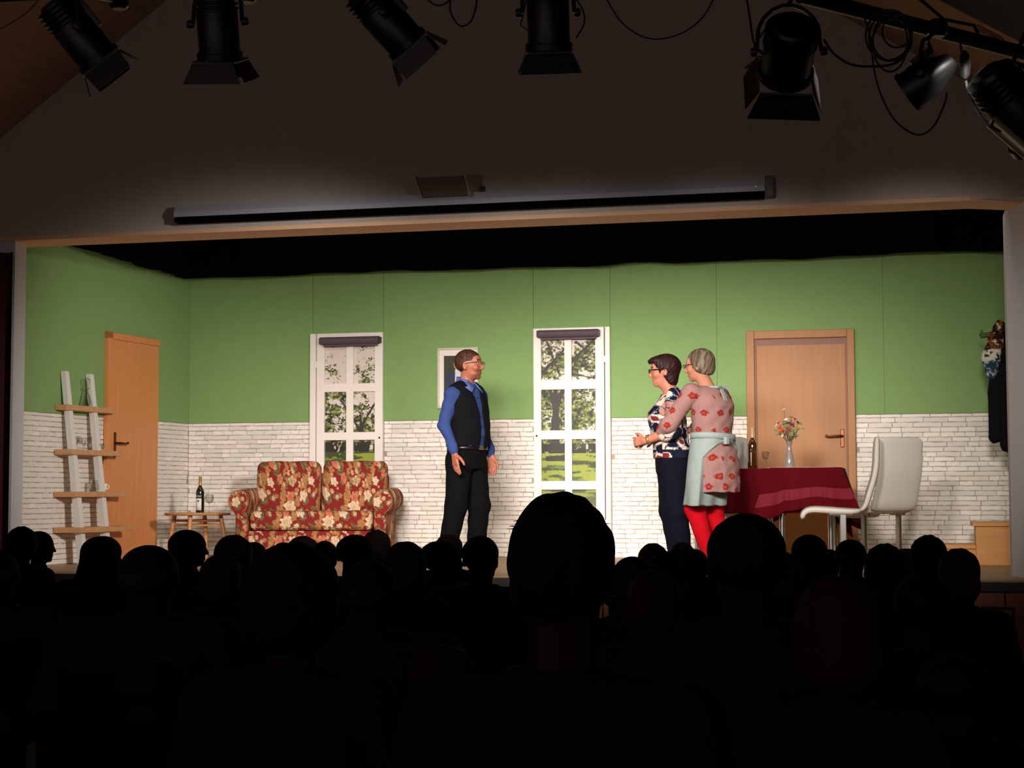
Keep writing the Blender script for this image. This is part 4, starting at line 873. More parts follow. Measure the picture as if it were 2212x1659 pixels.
def eyes(par, c, R, s, m=None):
    mw = mat('eye_white', (226, 216, 208), .3); mi = mat('iris', (50, 36, 28), .2)
    for y in (-1, 1):
        S = np.array(c)+R @ (np.array([.0755, .031*y, .012])*s); o = MB().lathe([(0, -.0105), (.008, -.007), (.0105, 0), (.008, .007), (0, .0105)], S, 14).build('eye', mw, par, True)
        f = R @ np.array([1., 0, 0]); MB().lathe([(0, .0108), (.0045, .0098), (.0045, .006)], S, 10, Vector(f).to_track_quat('Z', 'Y').to_matrix()).build('iris', mi, o, True)
def glasses(par, c, R, s, m, w=1):
    mb = MB(); T = lambda x, y, z: Vector(np.array(c)+R @ (np.array([x, y, z])*s))
    for y in (-1, 1):
        mb.tube([T(.112, y*(.033+.024*math.cos(a)), .010+.0125*math.sin(a)) for a in np.linspace(0, 2*math.pi, 20, endpoint=False)], .0019*w, 6, closed=True)
        mb.tube([T(.110, y*.056, .016), T(.06, y*.080, .016), T(.0, y*.086, .012), T(-.014, y*.084, 0)], .0021*w, 6)
    mb.tube([T(.113, -.009, .014), T(.116, 0, .018), T(.113, .009, .014)], .0018*w, 6)
    g = mb.build('glasses', m, par, True); return g
def hand(S, w, d, n, t, sc=1.0, curl=(.25, .3, .35, .4), thumb=.6, k=.004, spread=1):
    """w wrist, d finger direction, n palm normal, t thumb side"""
    d, n, t = [np.array(v, float)/np.linalg.norm(v) for v in (d, n, t)]; n = n-d*n.dot(d); n /= np.linalg.norm(n); t = np.cross(n, d)*np.sign(np.dot(np.cross(n, d), t)); w = np.array(w, float)
    offs = (.030, .010, -.010, -.028); L = (.072, .080, .074, .058)
    for o in offs: S.cap(w+t*o*.45*sc+d*.012*sc, w+d*.086*sc+t*o*sc, .016*sc, .0125*sc, .012)
    for i, (o, l) in enumerate(zip(offs, L)):
        p = w+d*.088*sc+t*o*sc; a = curl[i]*.5; dd = d+t*(o*spread*2.2)
        for sgm, fr, r0, r1 in ((0, .46, .0098, .0090), (1, .30, .0090, .0082), (2, .24, .0082, .0070)):
            v = dd*math.cos(a)+n*math.sin(a); v /= np.linalg.norm(v); q = p+v*l*fr*sc; S.cap(p, q, r0*sc, r1*sc, k); p = q; a += curl[i]
    b = w+d*.022*sc+t*.022*sc; m = b+(d*.034+t*.030*thumb/.6+n*.008)*sc; e = m+(d*.028+t*.012*thumb/.6+n*.006)*sc; f = e+(d*.020+t*.004+n*.004)*sc
    S.cap(b, m, .016*sc, .0125*sc, .010); S.cap(m, e, .0115*sc, .0105*sc, k); S.cap(e, f, .0105*sc, .008*sc, k)
def skinpaint(base, lips, heads):
    def f(V):
        c = mixc(len(V), base)
        for (hc, R, s, beard, hairc) in heads:
            q = hlocal(V, hc, R, s); m = ((q[:, 0]-.088)/.03)**2+(q[:, 1]/.024)**2+((q[:, 2]+.064)/.010)**2 < 1; 
            near = np.abs(q).max(1) < .16
            ck = near & (((q[:, 0]-.06)/.04)**2+((np.abs(q[:, 1])-.045)/.03)**2+((q[:, 2]+.03)/.035)**2 < 1); c[ck] = c[ck]*np.array((1.0, .86, .84))
            if beard is not None:
                wgt = (np.clip((-.036-q[:, 2])/.012, 0, 1)*np.clip((q[:, 0]-.01)/.05, 0, 1)*np.clip((q[:, 2]+.135)/.02, 0, 1)*near*np.where((q[:, 2] > -.075), np.clip((q[:, 0]-.055)/.03, 0, 1), 1)*.75)[:, None]; c = c*(1-wgt)+np.array(lin(beard))*wgt
            br = near & (np.abs(q[:, 2]-.036) < .006) & (np.abs(q[:, 1]) > .012) & (np.abs(q[:, 1]) < .052) & (q[:, 0] > .06); c[br] = lin(hairc)
            c[m & near] = lin(lips)
        return c
    return f
def haircol(base, light, freq=130, seed=1):
    def f(V):
        n = fbm(V[:, 0]*freq, V[:, 2]*22+V[:, 1]*freq, seed); t = np.clip((n-.3)*2.2, 0, 1)[:, None]; return np.array(lin(base))*(1-t)+np.array(lin(light))*t
    return f
def toworld(o, loc, rot): o.location = loc; o.rotation_euler = (0, 0, rot)
# ---------------------------------------------------------------- the man
mp = at(1008, 1000, 13.4)
man = thing('person', 'man with short brown hair, glasses, blue shirt, black vest and trousers standing in profile', 'person', (mp.x, 13.4, SZ), math.radians(-25))
hsz = 1.06; HR = rotz(math.radians(22)) @ roty(math.radians(-3)); HC = np.array([.03, .0, 1.655])
sh = [(-.005, -.180, 1.408), (-.005, .180, 1.408)]; el = [(-.03, -.252, 1.165), (-.04, .248, 1.165)]; wr = [(.10, -.275, .925), (.045, .262, .915)]
hipz = .93; kn = [(-.015, -.115, .50), (.03, .125, .50)]; an = [(-.09, -.165, .09), (-.04, .165, .09)]
torso = [(.86, -.005, 0, .125, .175), (.98, .01, 0, .130, .168), (1.08, .022, 0, .138, .165), (1.20, .018, 0, .130, .172), (1.34, .0, 0, .118, .19), (1.43, -.01, 0, .095, .185), (1.49, -.012, 0, .06, .11)]
def body_man(S):
    S.loft(torso, p=2.2); S.cap((-.012, 0, 1.46), (.012, 0, 1.58), .062, .057, .03); head(S, HC, HR, hsz)
    for i in (0, 1):
        S.cap((-.01, sh[i][1]*.5, 1.44), sh[i], .055, .055, .03); S.chain([sh[i], el[i], wr[i]], [.055, .042, .029], .02)
        s = (-1, 1)[i]; S.chain([(0, s*.085, .90), kn[i], an[i]], [.095, .062, .042], .03); S.chain([(an[i][0]-.04, an[i][1], .04), (an[i][0]+.16, an[i][1]+s*.03, .03)], [.04, .035], .02)
    hand(S, wr[0], (.16, .03, -1), (.35, 1, 0), (1, -.2, .1), 1.08, (.10, .16, .22, .28), .9); hand(S, wr[1], (.10, -.0, -1), (.2, -1, 0), (1, .2, 0), 1.08, (.25, .3, .35, .4), .5)
S = SDF((-.22, -.40, -.01), (.30, .40, 1.84), .0048); body_man(S)
mb_ = S.build('body', M_skin, man, skinpaint((160, 96, 74), (140, 62, 54), [(HC, HR, hsz, (96, 52, 34), (70, 38, 28))]))
eyes(man, HC, HR, hsz); glasses(man, HC, HR, hsz, mat('glasses_frame_dark', (60, 34, 34), .4), 1)
# hair
S = SDF((-.14, -.16, 1.50), (.20, .16, 1.84), .0045); S.ell(HC+HR @ np.array([-.014, 0, .034])*hsz, np.array([.107, .083, .094])*hsz, .01, HR)
def mh(X, Y, Z):
    q = [(X-HC[0])*HR[0, i]+(Y-HC[1])*HR[1, i]+(Z-HC[2])*HR[2, i] for i in range(3)]; x, y, z = [a/hsz for a in q]
    line = x-.92*z-.018+.02*np.exp(-((np.abs(y)-.05)/.02)**2)*(z > .02); return np.maximum(np.maximum(line, -z-.085+.3*np.clip(x+.06, 0, 1)), np.where((x > -.022) & (z < .028), .01+0*z, -1.+0*z))
S.cut(mh); S.disp(lambda X, Y, Z: .0009*np.sin(X*230+Z*80)*np.sin(Y*210+Z*90)); S.build('hair', M_hair, man, haircol((40, 20, 14), (84, 48, 34)))
SHC = (48, 64, 112)
def shirtp(V): c = mixc(len(V), SHC); return c*(.93+.14*fbm(V[:, 0]*30, V[:, 2]*30, 4))[:, None]
S = SDF((-.24, -.42, .80), (.26, .42, 1.56), .0065); S.loft([(z, a, b, c, d) for z, a, b, c, d in torso if z > .93], grow=.012, p=2.2)
for i in (0, 1): S.cap((-.01, sh[i][1]*.5, 1.445), sh[i], .060, .060, .04); S.chain([sh[i], el[i], (np.array(wr[i])*1.0+np.array([-.008, 0, .03]))], [.060, .050, .038], .02); S.cap(np.array(wr[i])+[-.016, 0, .06], np.array(wr[i])+[-.004, 0, .014], .038, .038, .01)
S.cap((-.014, 0, 1.46), (-.006, 0, 1.49), .080, .070, .02); S.cap((.075, 0, 1.56), (.120, 0, 1.425), .060, .018, .008, 'c')
S.disp(lambda X, Y, Z: .0035*np.sin(Z*55+X*30+np.sin(Y*20)*2)*np.clip((np.abs(Y)-.2)*20, 0, 1)+.002*np.sin(Z*37+Y*20))
shirt = S.build('shirt', M_cloth, man, shirtp)
# collar: stand and two folded wings
cm = MB(); ring = []
for k in range(15):
    a = math.radians(28+k*(304/14)); ring.append((-.012+.078*math.cos(a), .080*math.sin(a)))
V = [(x, y, 1.478+.034*(1-math.cos(math.atan2(y, x)))/2) for x, y in ring]+[(x*.96, y*.93, 1.528+.040*(1-math.cos(math.atan2(y, x)))/2) for x, y in ring]
cm.add(V, [(k, k+1, 16+k, 15+k) for k in range(14)])
for s in (-1, 1): cm.add([(.058, .030*s, 1.522), (.104, .020*s, 1.478), (.122, .070*s, 1.428), (.072, .104*s, 1.470), (.0, .104*s, 1.500), (-.01, .078*s, 1.548)], [(0, 1, 2, 3), (0, 3, 4, 5)])
o = cm.build('collar', mat('shirt_blue', (70, 88, 142), .8), shirt, True); md = o.modifiers.new('t', 'SOLIDIFY'); md.thickness = .007
for z in (1.38, 1.30, 1.22, 1.14, 1.06): MB().lathe([(0, 0), (.006, 0), (.006, .003), (0, .004)], (float(np.interp(z, [t[0] for t in torso], [t[1]+t[3] for t in torso]))+.013, 0, z), 8, Matrix.Rotation(math.pi/2, 3, 'Y')).build('button', mat('dark_button', (30, 30, 50), .4), shirt, True)
# vest, open at the front
S = SDF((-.20, -.26, .92), (.24, .26, 1.56), .0065); S.loft([(.955, .008, 0, .136, .176), (1.08, .022, 0, .140, .172), (1.20, .018, 0, .134, .178), (1.34, 0, 0, .124, .192), (1.43, -.01, 0, .100, .180), (1.485, -.012, 0, .07, .13), (1.505, -.014, 0, .05, .085)], p=2.2, grow=.022)
for s in (-1, 1): S.cap((0, .08*s, 1.468), (0, .150*s, 1.448), .058, .052, .03)
def vcut(X, Y, Z):
    wdt = np.interp(Z, [.9, .98, 1.25, 1.42, 1.5], [.045, .030, .022, .050, .075]); front = np.where(X > .0, wdt-np.abs(Y+.0), -1.); arm = .075-np.sqrt((Z-1.40)**2*.55+X**2*1.3)-(.212-np.abs(Y))*.55
    hem = .992+.02*np.cos(Y*12)-.05*np.clip(X*6, 0, 1)*np.exp(-((np.abs(Y)-.05)/.04)**2)-Z; return np.maximum(np.maximum(front, hem), np.where(np.abs(Y) > .165, arm, -1.))
S.cut(vcut); S.disp(lambda X, Y, Z: .0015*np.sin(Z*60+X*30)); S.build('vest', M_cloth, man, lambda V: mixc(len(V), (14, 13, 18)))
def trous(par, sec, legs, col, lo, hi, amp=.0025, nm='trousers'):
    S = SDF(lo, hi, .0068); S.loft(sec, p=2.2)
    for pts, rr in legs: S.chain(pts, rr, .035)
    S.disp(lambda X, Y, Z: amp*np.sin(Z*42+X*30)*np.sin(Y*30+2)); return S.build(nm, M_cloth, par, lambda V: mixc(len(V), col)*(.9+.2*fbm(V[:, 0]*20, V[:, 2]*20, 6))[:, None])
trous(man, [(.80, -.005, 0, .135, .175), (.90, -.008, 0, .142, .185), (.99, .008, 0, .140, .176)], [([(0, s*.09, .84), (kn[i][0], kn[i][1], .50), (an[i][0]-.005, an[i][1], .05)], [.112, .090, .074]) for i, s in ((0, -1), (1, 1))], (11, 10, 12), (-.24, -.32, -.0), (.22, .32, 1.04))
def ringband(nm, par, z0, z1, cx, rx, ry, m, tilt=0, n=40, p=2.2):
    V = []; f = []
    for i in range(n):
        a = 2*math.pi*i/n; c, s = math.cos(a), math.sin(a); k = 1/((abs(c)**p+abs(s)**p)**(1/p))
        for z in (z0, z1): V.append((cx+rx*c*k, ry*s*k, z+tilt*s))
    for i in range(n): j = (i+1) % n; f.append((2*i, 2*j, 2*j+1, 2*i+1))
    mb = MB(); mb.add(V, f); o = mb.build(nm, m, par, True); md = o.modifiers.new('t', 'SOLIDIFY'); md.thickness = .005; md.offset = 1; return o
belt = ringband('belt', man, .955, .988, .008, .143, .180, mat('black_leather', (16, 14, 14), .35))
MB().box((.150, -.028, .952), (.162, .028, .992)).build('buckle', M_chrome, belt, bevel=.004)
def shoes(par, an, col, s=1.0, heel=0, up=()):
    for i in (0, 1):
        S = SDF((an[i][0]-.12, an[i][1]-.09, -.01), (an[i][0]+.26, an[i][1]+.09, .14), .006); sg = (-1, 1)[i]
        S.chain([(an[i][0]-.045, an[i][1], .05+heel*.5), (an[i][0]+.06, an[i][1]+sg*.01, .045), (an[i][0]+.16*s, an[i][1]+sg*.025, .032)], [.045, .044, .036], .02); S.cut(lambda X, Y, Z: .002-Z+0*X+0*Y); S.build('shoe', mat('shoe_%s' % (str(col)), col, .35), par)
shoes(man, an, (18, 16, 16))
# ---------------------------------------------------------------- woman in the patterned blouse
wp = at(1450, 1000, 13.02)
w1 = thing('person', 'woman with short dark auburn hair, glasses, patterned blouse and navy trousers, hands clasped', 'person', (wp.x, 13.02, SZ), math.radians(196))
s1_ = .985; HC1 = np.array([.055, 0, 1.545]); HR1 = rotz(math.radians(-6)) @ roty(math.radians(4))
shw = [(-.01, -.175, 1.345), (-.01, .175, 1.345)]; elw = [(.02, -.235, 1.075), (.02, .225, 1.075)]; wrw = [(.205, -.10, .995), (.215, .10, 1.00)]
knw = [(-.01, -.085, .47), (-.02, .085, .47)]; anw = [(-.065, -.075, .08), (-.08, .075, .08)]
tw = [(.78, -.02, 0, .125, .165), (.88, -.015, 0, .135, .178), (1.00, .0, 0, .125, .155), (1.12, .02, 0, .130, .150), (1.22, .03, 0, .135, .158), (1.31, .0, 0, .105, .160), (1.37, -.015, 0, .07, .11)]
S = SDF((-.24, -.34, -.01), (.36, .34, 1.72), .0048); S.loft(tw, p=2.1); S.cap((-.02, 0, 1.35), (.03, 0, 1.46), .058, .052, .03); S.cap((.055, 0, 1.44), (.09, 0, 1.455), .035, .03, .03); head(S, HC1, HR1, s1_, True)
for i in (0, 1):
    S.cap((-.01, shw[i][1]*.5, 1.34), shw[i], .05, .05, .03); S.chain([shw[i], elw[i], wrw[i]], [.050, .044, .027], .02); s = (-1, 1)[i]; S.chain([(-.01, s*.08, .84), knw[i], anw[i]], [.095, .060, .038], .03); S.chain([(anw[i][0]-.03, anw[i][1], .04), (anw[i][0]+.14, anw[i][1]+s*.02, .03)], [.035, .03], .02)
hand(S, wrw[0], (.75, .75, -.10), (-.5, .8, -.1), (0, 0, 1), .95, (.5, .55, .6, .6), .6); hand(S, wrw[1], (.75, -.72, -.05), (-.5, -.8, 0), (0, 0, 1), .95, (.5, .6, .65, .7), .6)
S.build('body', M_skin, w1, skinpaint((176, 112, 90), (176, 84, 74), [(HC1, HR1, s1_, None, (60, 28, 22))])); eyes(w1, HC1, HR1, s1_); glasses(w1, HC1, HR1, s1_, mat('glasses_frame_black', (20, 10, 12), .4), 1.9)
def qloc(X, Y, Z, HC, HR, s): return [((X-HC[0])*HR[0, i]+(Y-HC[1])*HR[1, i]+(Z-HC[2])*HR[2, i])/s for i in range(3)]
S = SDF((-.13, -.16, 1.36), (.22, .16, 1.72), .0045); S.ell(HC1+HR1 @ np.array([-.026, 0, .036]), (.118, .096, .102), .01, HR1); S.ell(HC1+HR1 @ np.array([.04, 0, .085]), (.075, .075, .035), .03, HR1); S.ell(HC1+HR1 @ np.array([-.055, 0, -.055]), (.058, .07, .075), .03, HR1)
def wh(X, Y, Z):
    x, y, z = qloc(X, Y, Z, HC1, HR1, s1_); face = np.where(z > .066, -1., x-.040+.55*np.clip(-z, 0, 1)*1.0-.0); face = np.where((z <= .066) & (z > .03), np.minimum(face, x-.055-.4*(z-.03)), face)
    ear = .030-np.sqrt((x+.004)**2+(z+.016)**2*1.0)+0*y; return np.maximum(np.maximum(face, np.where(np.abs(y) > .066, ear, -1.)), -z-.125+.35*np.clip(x+.05, 0, 1))
S.cut(wh); S.disp(lambda X, Y, Z: .0022*np.sin(X*170+Z*60)*np.sin(Y*170+Z*70)); S.build('hair', M_hair, w1, haircol((18, 6, 7), (52, 18, 17)))
def blouse(V):
    n = len(V); th = V[:, 1]*1.0; u = np.where(np.abs(V[:, 1]) > .14, V[:, 0]+V[:, 1]*.3, V[:, 0]*.7+V[:, 1]); z = V[:, 2]
    c = mixc(n, (18, 18, 32)); wx = fbm(u*9, z*9, 3)*.06; wz = fbm(u*9+7, z*9, 5)*.09; U, Z = (u+wx)/.064, (z+wz)/.064
    ci, cj = np.floor(U), np.floor(Z); best = np.full(n, 9.); sec = np.full(n, 9.); idv = np.zeros(n)
    for di in (-1, 0, 1):
        for dj in (-1, 0, 1):
            a, b = ci+di, cj+dj; jx = vn(a*1.0+.0, b*1.0, 77); jy = vn(a, b, 99); d = np.hypot(U-a-jx, Z-b-jy); m = d < best; sec = np.where(m, best, np.minimum(sec, d)); idv = np.where(m, vn(a, b, 55), idv); best = np.where(m, d, best)
    cream = (idv > .27); c[cream] = lin((206, 184, 170)); p = cream & (idv > .55) & (idv < .68); c[p] = lin((160, 112, 104)); r = cream & (idv > .84) & (best < .34); c[r] = lin((112, 36, 42)); edge = (sec-best) < .055; c[edge] = lin((24, 24, 40)); e2 = ((sec-best) < .12) & ~edge & ~cream; c[e2] = lin((150, 160, 180))
    lo = (z < .93) & (np.abs(V[:, 1]) < .2) & (idv < .62); c[lo] = lin((22, 24, 40)); return c
S = SDF((-.24, -.36, .74), (.24, .36, 1.42), .0055); S.loft([(.865, -.014, 0, .152, .192), (.92, -.012, 0, .148, .186), (1.0, .002, 0, .140, .172), (1.12, .024, 0, .148, .168), (1.22, .034, 0, .148, .172), (1.31, .0, 0, .115, .170), (1.362, -.012, 0, .080, .115)], p=2.1, fold=(.02, 9, 1))
for i in (0, 1): S.cap((-.01, shw[i][1]*.5, 1.33), shw[i], .06, .062, .03); e = np.array(elw[i]); q = e+(np.array(wrw[i])-e)*.22; S.chain([shw[i], e, q], [.066, .068, .070], .02)
S.cap((.07, 0, 1.44), (.16, 0, 1.30), .055, .045, .01, 'c'); S.disp(lambda X, Y, Z: .003*np.sin(Z*45+X*30)*np.sin(Y*40)); S.build('blouse', M_cloth, w1, blouse)
MB().tube([(.16, -.03, 1.36)]*1+[(.12, 0, 1.33)], .001, 4)
trous(w1, [(.76, -.02, 0, .135, .165), (.84, -.02, 0, .145, .178), (.90, -.015, 0, .142, .172)], [([(-.015, s*.08, .80), knw[i], (anw[i][0], anw[i][1], .06)], [.115, .094, .070]) for i, s in ((0, -1), (1, 1))], (13, 14, 26), (-.24, -.26, 0), (.2, .26, .96)); shoes(w1, anw, (26, 22, 26), .9)
ringband('wristband', w1, -.010, .010, 0, .034, .034, mat('gold_watch', (190, 140, 90), .3, metal=.7)).matrix_local = Matrix.Translation(Vector(elw[1]).lerp(Vector(wrw[1]), .86)) @ (Vector(wrw[1])-Vector(elw[1])).to_track_quat('Z', 'Y').to_matrix().to_4x4()
# ---------------------------------------------------------------- woman in the pink dress and apron, arm round her
vp = at(1537, 1000, 12.86)
w2 = thing('person', 'woman with grey bob in pink rose dress, pale apron and red tights', 'person', (vp.x, 12.86, SZ), math.radians(148))
s2_ = .985; HC2 = np.array([.115, .0, 1.575]); HR2 = rotz(math.radians(22)) @ roty(math.radians(6))
sh2 = [(.03, -.165, 1.335), (.04, .185, 1.36)]; el2 = [(.24, -.20, 1.12), (.20, .265, 1.115)]; wr2 = [(.36, -.12, 1.08), (.40, .20, 1.02)]
kn2 = [(.075, -.10, .46), (.105, .075, .48)]; an2 = [(-.09, -.10, .10), (-.055, .09, .10)]
t2 = [(.70, -.02, 0, .150, .175), (.82, -.03, 0, .155, .190), (.95, -.02, 0, .130, .162), (1.02, -.015, 0, .118, .150), (1.14, -.01, 0, .128, .165), (1.26, -.015, 0, .125, .178), (1.34, -.01, 0, .105, .165), (1.40, .01, 0, .07, .11)]
S = SDF((-.26, -.38, -.01), (.60, .42, 1.75), .0050); S.loft(t2, p=2.1); S.cap((.01, 0, 1.36), (.085, 0, 1.49), .060, .054, .03); head(S, HC2, HR2, s2_, True)
for i in (0, 1):
    S.cap((.0, sh2[i][1]*.5, 1.35), sh2[i], .05, .05, .03); S.chain([sh2[i], el2[i], wr2[i]], [.050, .040, .026], .02); s = (-1, 1)[i]; S.chain([(-.01, s*.085, .76), kn2[i], an2[i]], [.10, .062, .040], .03); S.chain([(an2[i][0]-.02, an2[i][1], .05), (an2[i][0]+.14, an2[i][1]+s*.02, .03)], [.035, .03], .02)
hand(S, wr2[0], (.7, .7, 0), (-.5, .7, 0), (0, 0, 1), .95, (.4, .4, .5, .5)); hand(S, wr2[1], (.9, .3, -.3), (0, .3, -1), (.2, -1, 0), .95, (.3, .3, .4, .4))
S.build('body', M_skin, w2, skinpaint((178, 118, 94), (176, 84, 74), [(HC2, HR2, s2_, None, (120, 104, 84))])); eyes(w2, HC2, HR2, s2_); glasses(w2, HC2, HR2, s2_, mat('glasses_frame_grey', (70, 60, 60), .4), 1.4)
S = SDF((-.10, -.16, 1.42), (.30, .18, 1.74), .0045); S.ell(HC2+HR2 @ np.array([-.022, 0, .036]), (.112, .094, .100), .01, HR2); S.ell(HC2+HR2 @ np.array([-.05, 0, -.03]), (.075, .086, .065), .03, HR2)
def wh2(X, Y, Z):
    x, y, z = qloc(X, Y, Z, HC2, HR2, s2_); face = np.where(z > .078, x-.085, x-.034-.25*np.clip(z, 0, 1)); return np.maximum(face, -z-.078+0*y+.35*np.clip(x+.06, 0, 1))
S.cut(wh2); S.disp(lambda X, Y, Z: .0014*np.sin(X*120+Z*60)*np.sin(Y*130+Z*50)); S.build('hair', M_hair, w2, haircol((70, 56, 42), (128, 112, 92), 70, 6))
def dressp(V):
    n = len(V); c = mixc(n, (146, 108, 104)); st = (np.mod(V[:, 2]*1.0+V[:, 0]*.2, .012) < .004); c[st] = c[st]*1.12
    u = V[:, 0]*.75+V[:, 1]*-1.0; u = np.where(V[:, 1] > .10, V[:, 0]*1.1-.10, u); z = V[:, 2]; cs = .115; row = np.floor(z/cs); U = u/cs+.5*np.mod(row, 2); ci = np.floor(U); jx = .5+.24*(vn(ci, row, 12)-.5)*2; jz = .5+.24*(vn(ci, row, 34)-.5)*2
    dx = (U-ci-jx)*cs; dz = (z/cs-row-jz)*cs; r = np.hypot(dx, dz); th = np.arctan2(dz, dx); R = .025*(1+.10*np.cos(5*th+ci)); lf = ((np.abs(dx)/.038)**2+(dz/.012)**2) < 1; c[lf] = lin((118, 88, 74)); m = r < R; c[m] = lin((140, 34, 34)); k = r < R*.45; c[k] = lin((168, 78, 52)); o = (r < R*.62) & (np.cos(5*th+2) > .6); c[o] = lin((104, 20, 26)); return c
S = SDF((-.26, -.36, .56), (.36, .38, 1.47), .0058); hemz = .60
S.loft([(hemz, -.03, 0, .178, .205), (.72, -.035, 0, .172, .205), (.84, -.035, 0, .168, .200), (.95, -.02, 0, .142, .174), (1.02, -.015, 0, .130, .160), (1.14, -.012, 0, .142, .178), (1.26, -.018, 0, .140, .190), (1.34, -.012, 0, .118, .176), (1.405, .01, 0, .075, .105)], p=2.1, fold=(.012, 11, 2))
for i in (0, 1): e = np.array(el2[i]); q = e+(np.array(wr2[i])-e)*.35; S.cap((.0, sh2[i][1]*.5, 1.345), sh2[i], .062, .066, .03); S.chain([sh2[i], e, q], [.070, .062, .058], .02)
S.disp(lambda X, Y, Z: .0035*np.sin(Z*50+X*25+3*np.sin(Y*9))*np.sin(Y*28+1)); dress = S.build('dress', M_cloth, w2, dressp)
# apron: a wrap over front and left hip, waist tie and neck bow
def apc(V): return mixc(len(V), (140, 152, 148))*(.9+.2*fbm(V[:, 0]*25, V[:, 2]*25, 8))[:, None]
S = SDF((-.26, -.30, .46), (.26, .32, 1.10), .0058); S.loft([(.50, -.03, .02, .215, .240), (.72, -.035, .01, .196, .228), (.84, -.035, .0, .186, .220), (.95, -.02, 0, .158, .192), (1.03, -.015, 0, .145, .176)], p=2.1, fold=(.03, 8, .5))
S.cut(lambda X, Y, Z: np.maximum(-(X+.075+.0*Z)+.35*np.clip(.9-Z, 0, 1)*0-.12*np.clip((Z-.86)*6, 0, 1), np.where(Z < .75, -.10-Y, 0*Z-1.))+0*Y)
S.disp(lambda X, Y, Z: .005*np.sin(Z*12+Y*40)); ap = S.build('apron', M_cloth, w2, apc)
M_ap = mat('apron_cloth', (144, 156, 152), .8, bump=(200, .3, .003))
ringband('apron_tie', ap, 1.0, 1.045, -.016, .150, .182, M_ap, .012)
MB().box((-.20, .02, .96), (-.165, .07, 1.02)).build('tie_knot', M_ap, ap, bevel=.012)
MB().tube([(.02, -.09, 1.40), (-.055, -.06, 1.405), (-.095, 0, 1.40), (-.055, .06, 1.405), (.02, .09, 1.40)], .009, 8).build('neck_strap', M_ap, ap, True)
for q in ([(-.105, .0, 1.40), (-.112, -.055, 1.42), (-.118, -.085, 1.405), (-.112, -.05, 1.385)], [(-.105, 0, 1.40), (-.112, .045, 1.41), (-.115, .06, 1.395), (-.11, .03, 1.385)], [(-.108, -.015, 1.395), (-.108, .02, 1.395), (-.150, .024, 1.30), (-.150, -.018, 1.295)]):
    m = MB(); m.add(q, [(0, 1, 2, 3)]); o = m.build('bow', M_ap, ap, False); md = o.modifiers.new('t', 'SOLIDIFY'); md.thickness = .008
trous(w2, [(.68, -.02, 0, .13, .150), (.78, -.02, 0, .13, .15)], [([(-.01, s*.075, .70), kn2[i], (an2[i][0], an2[i][1], .08)], [.090, .078, .052]) for i, s in ((0, -1), (1, 1))], (178, 10, 24), (-.24, -.26, 0), (.25, .26, .84), .001, 'tights'); shoes(w2, an2, (28, 20, 22), .9)
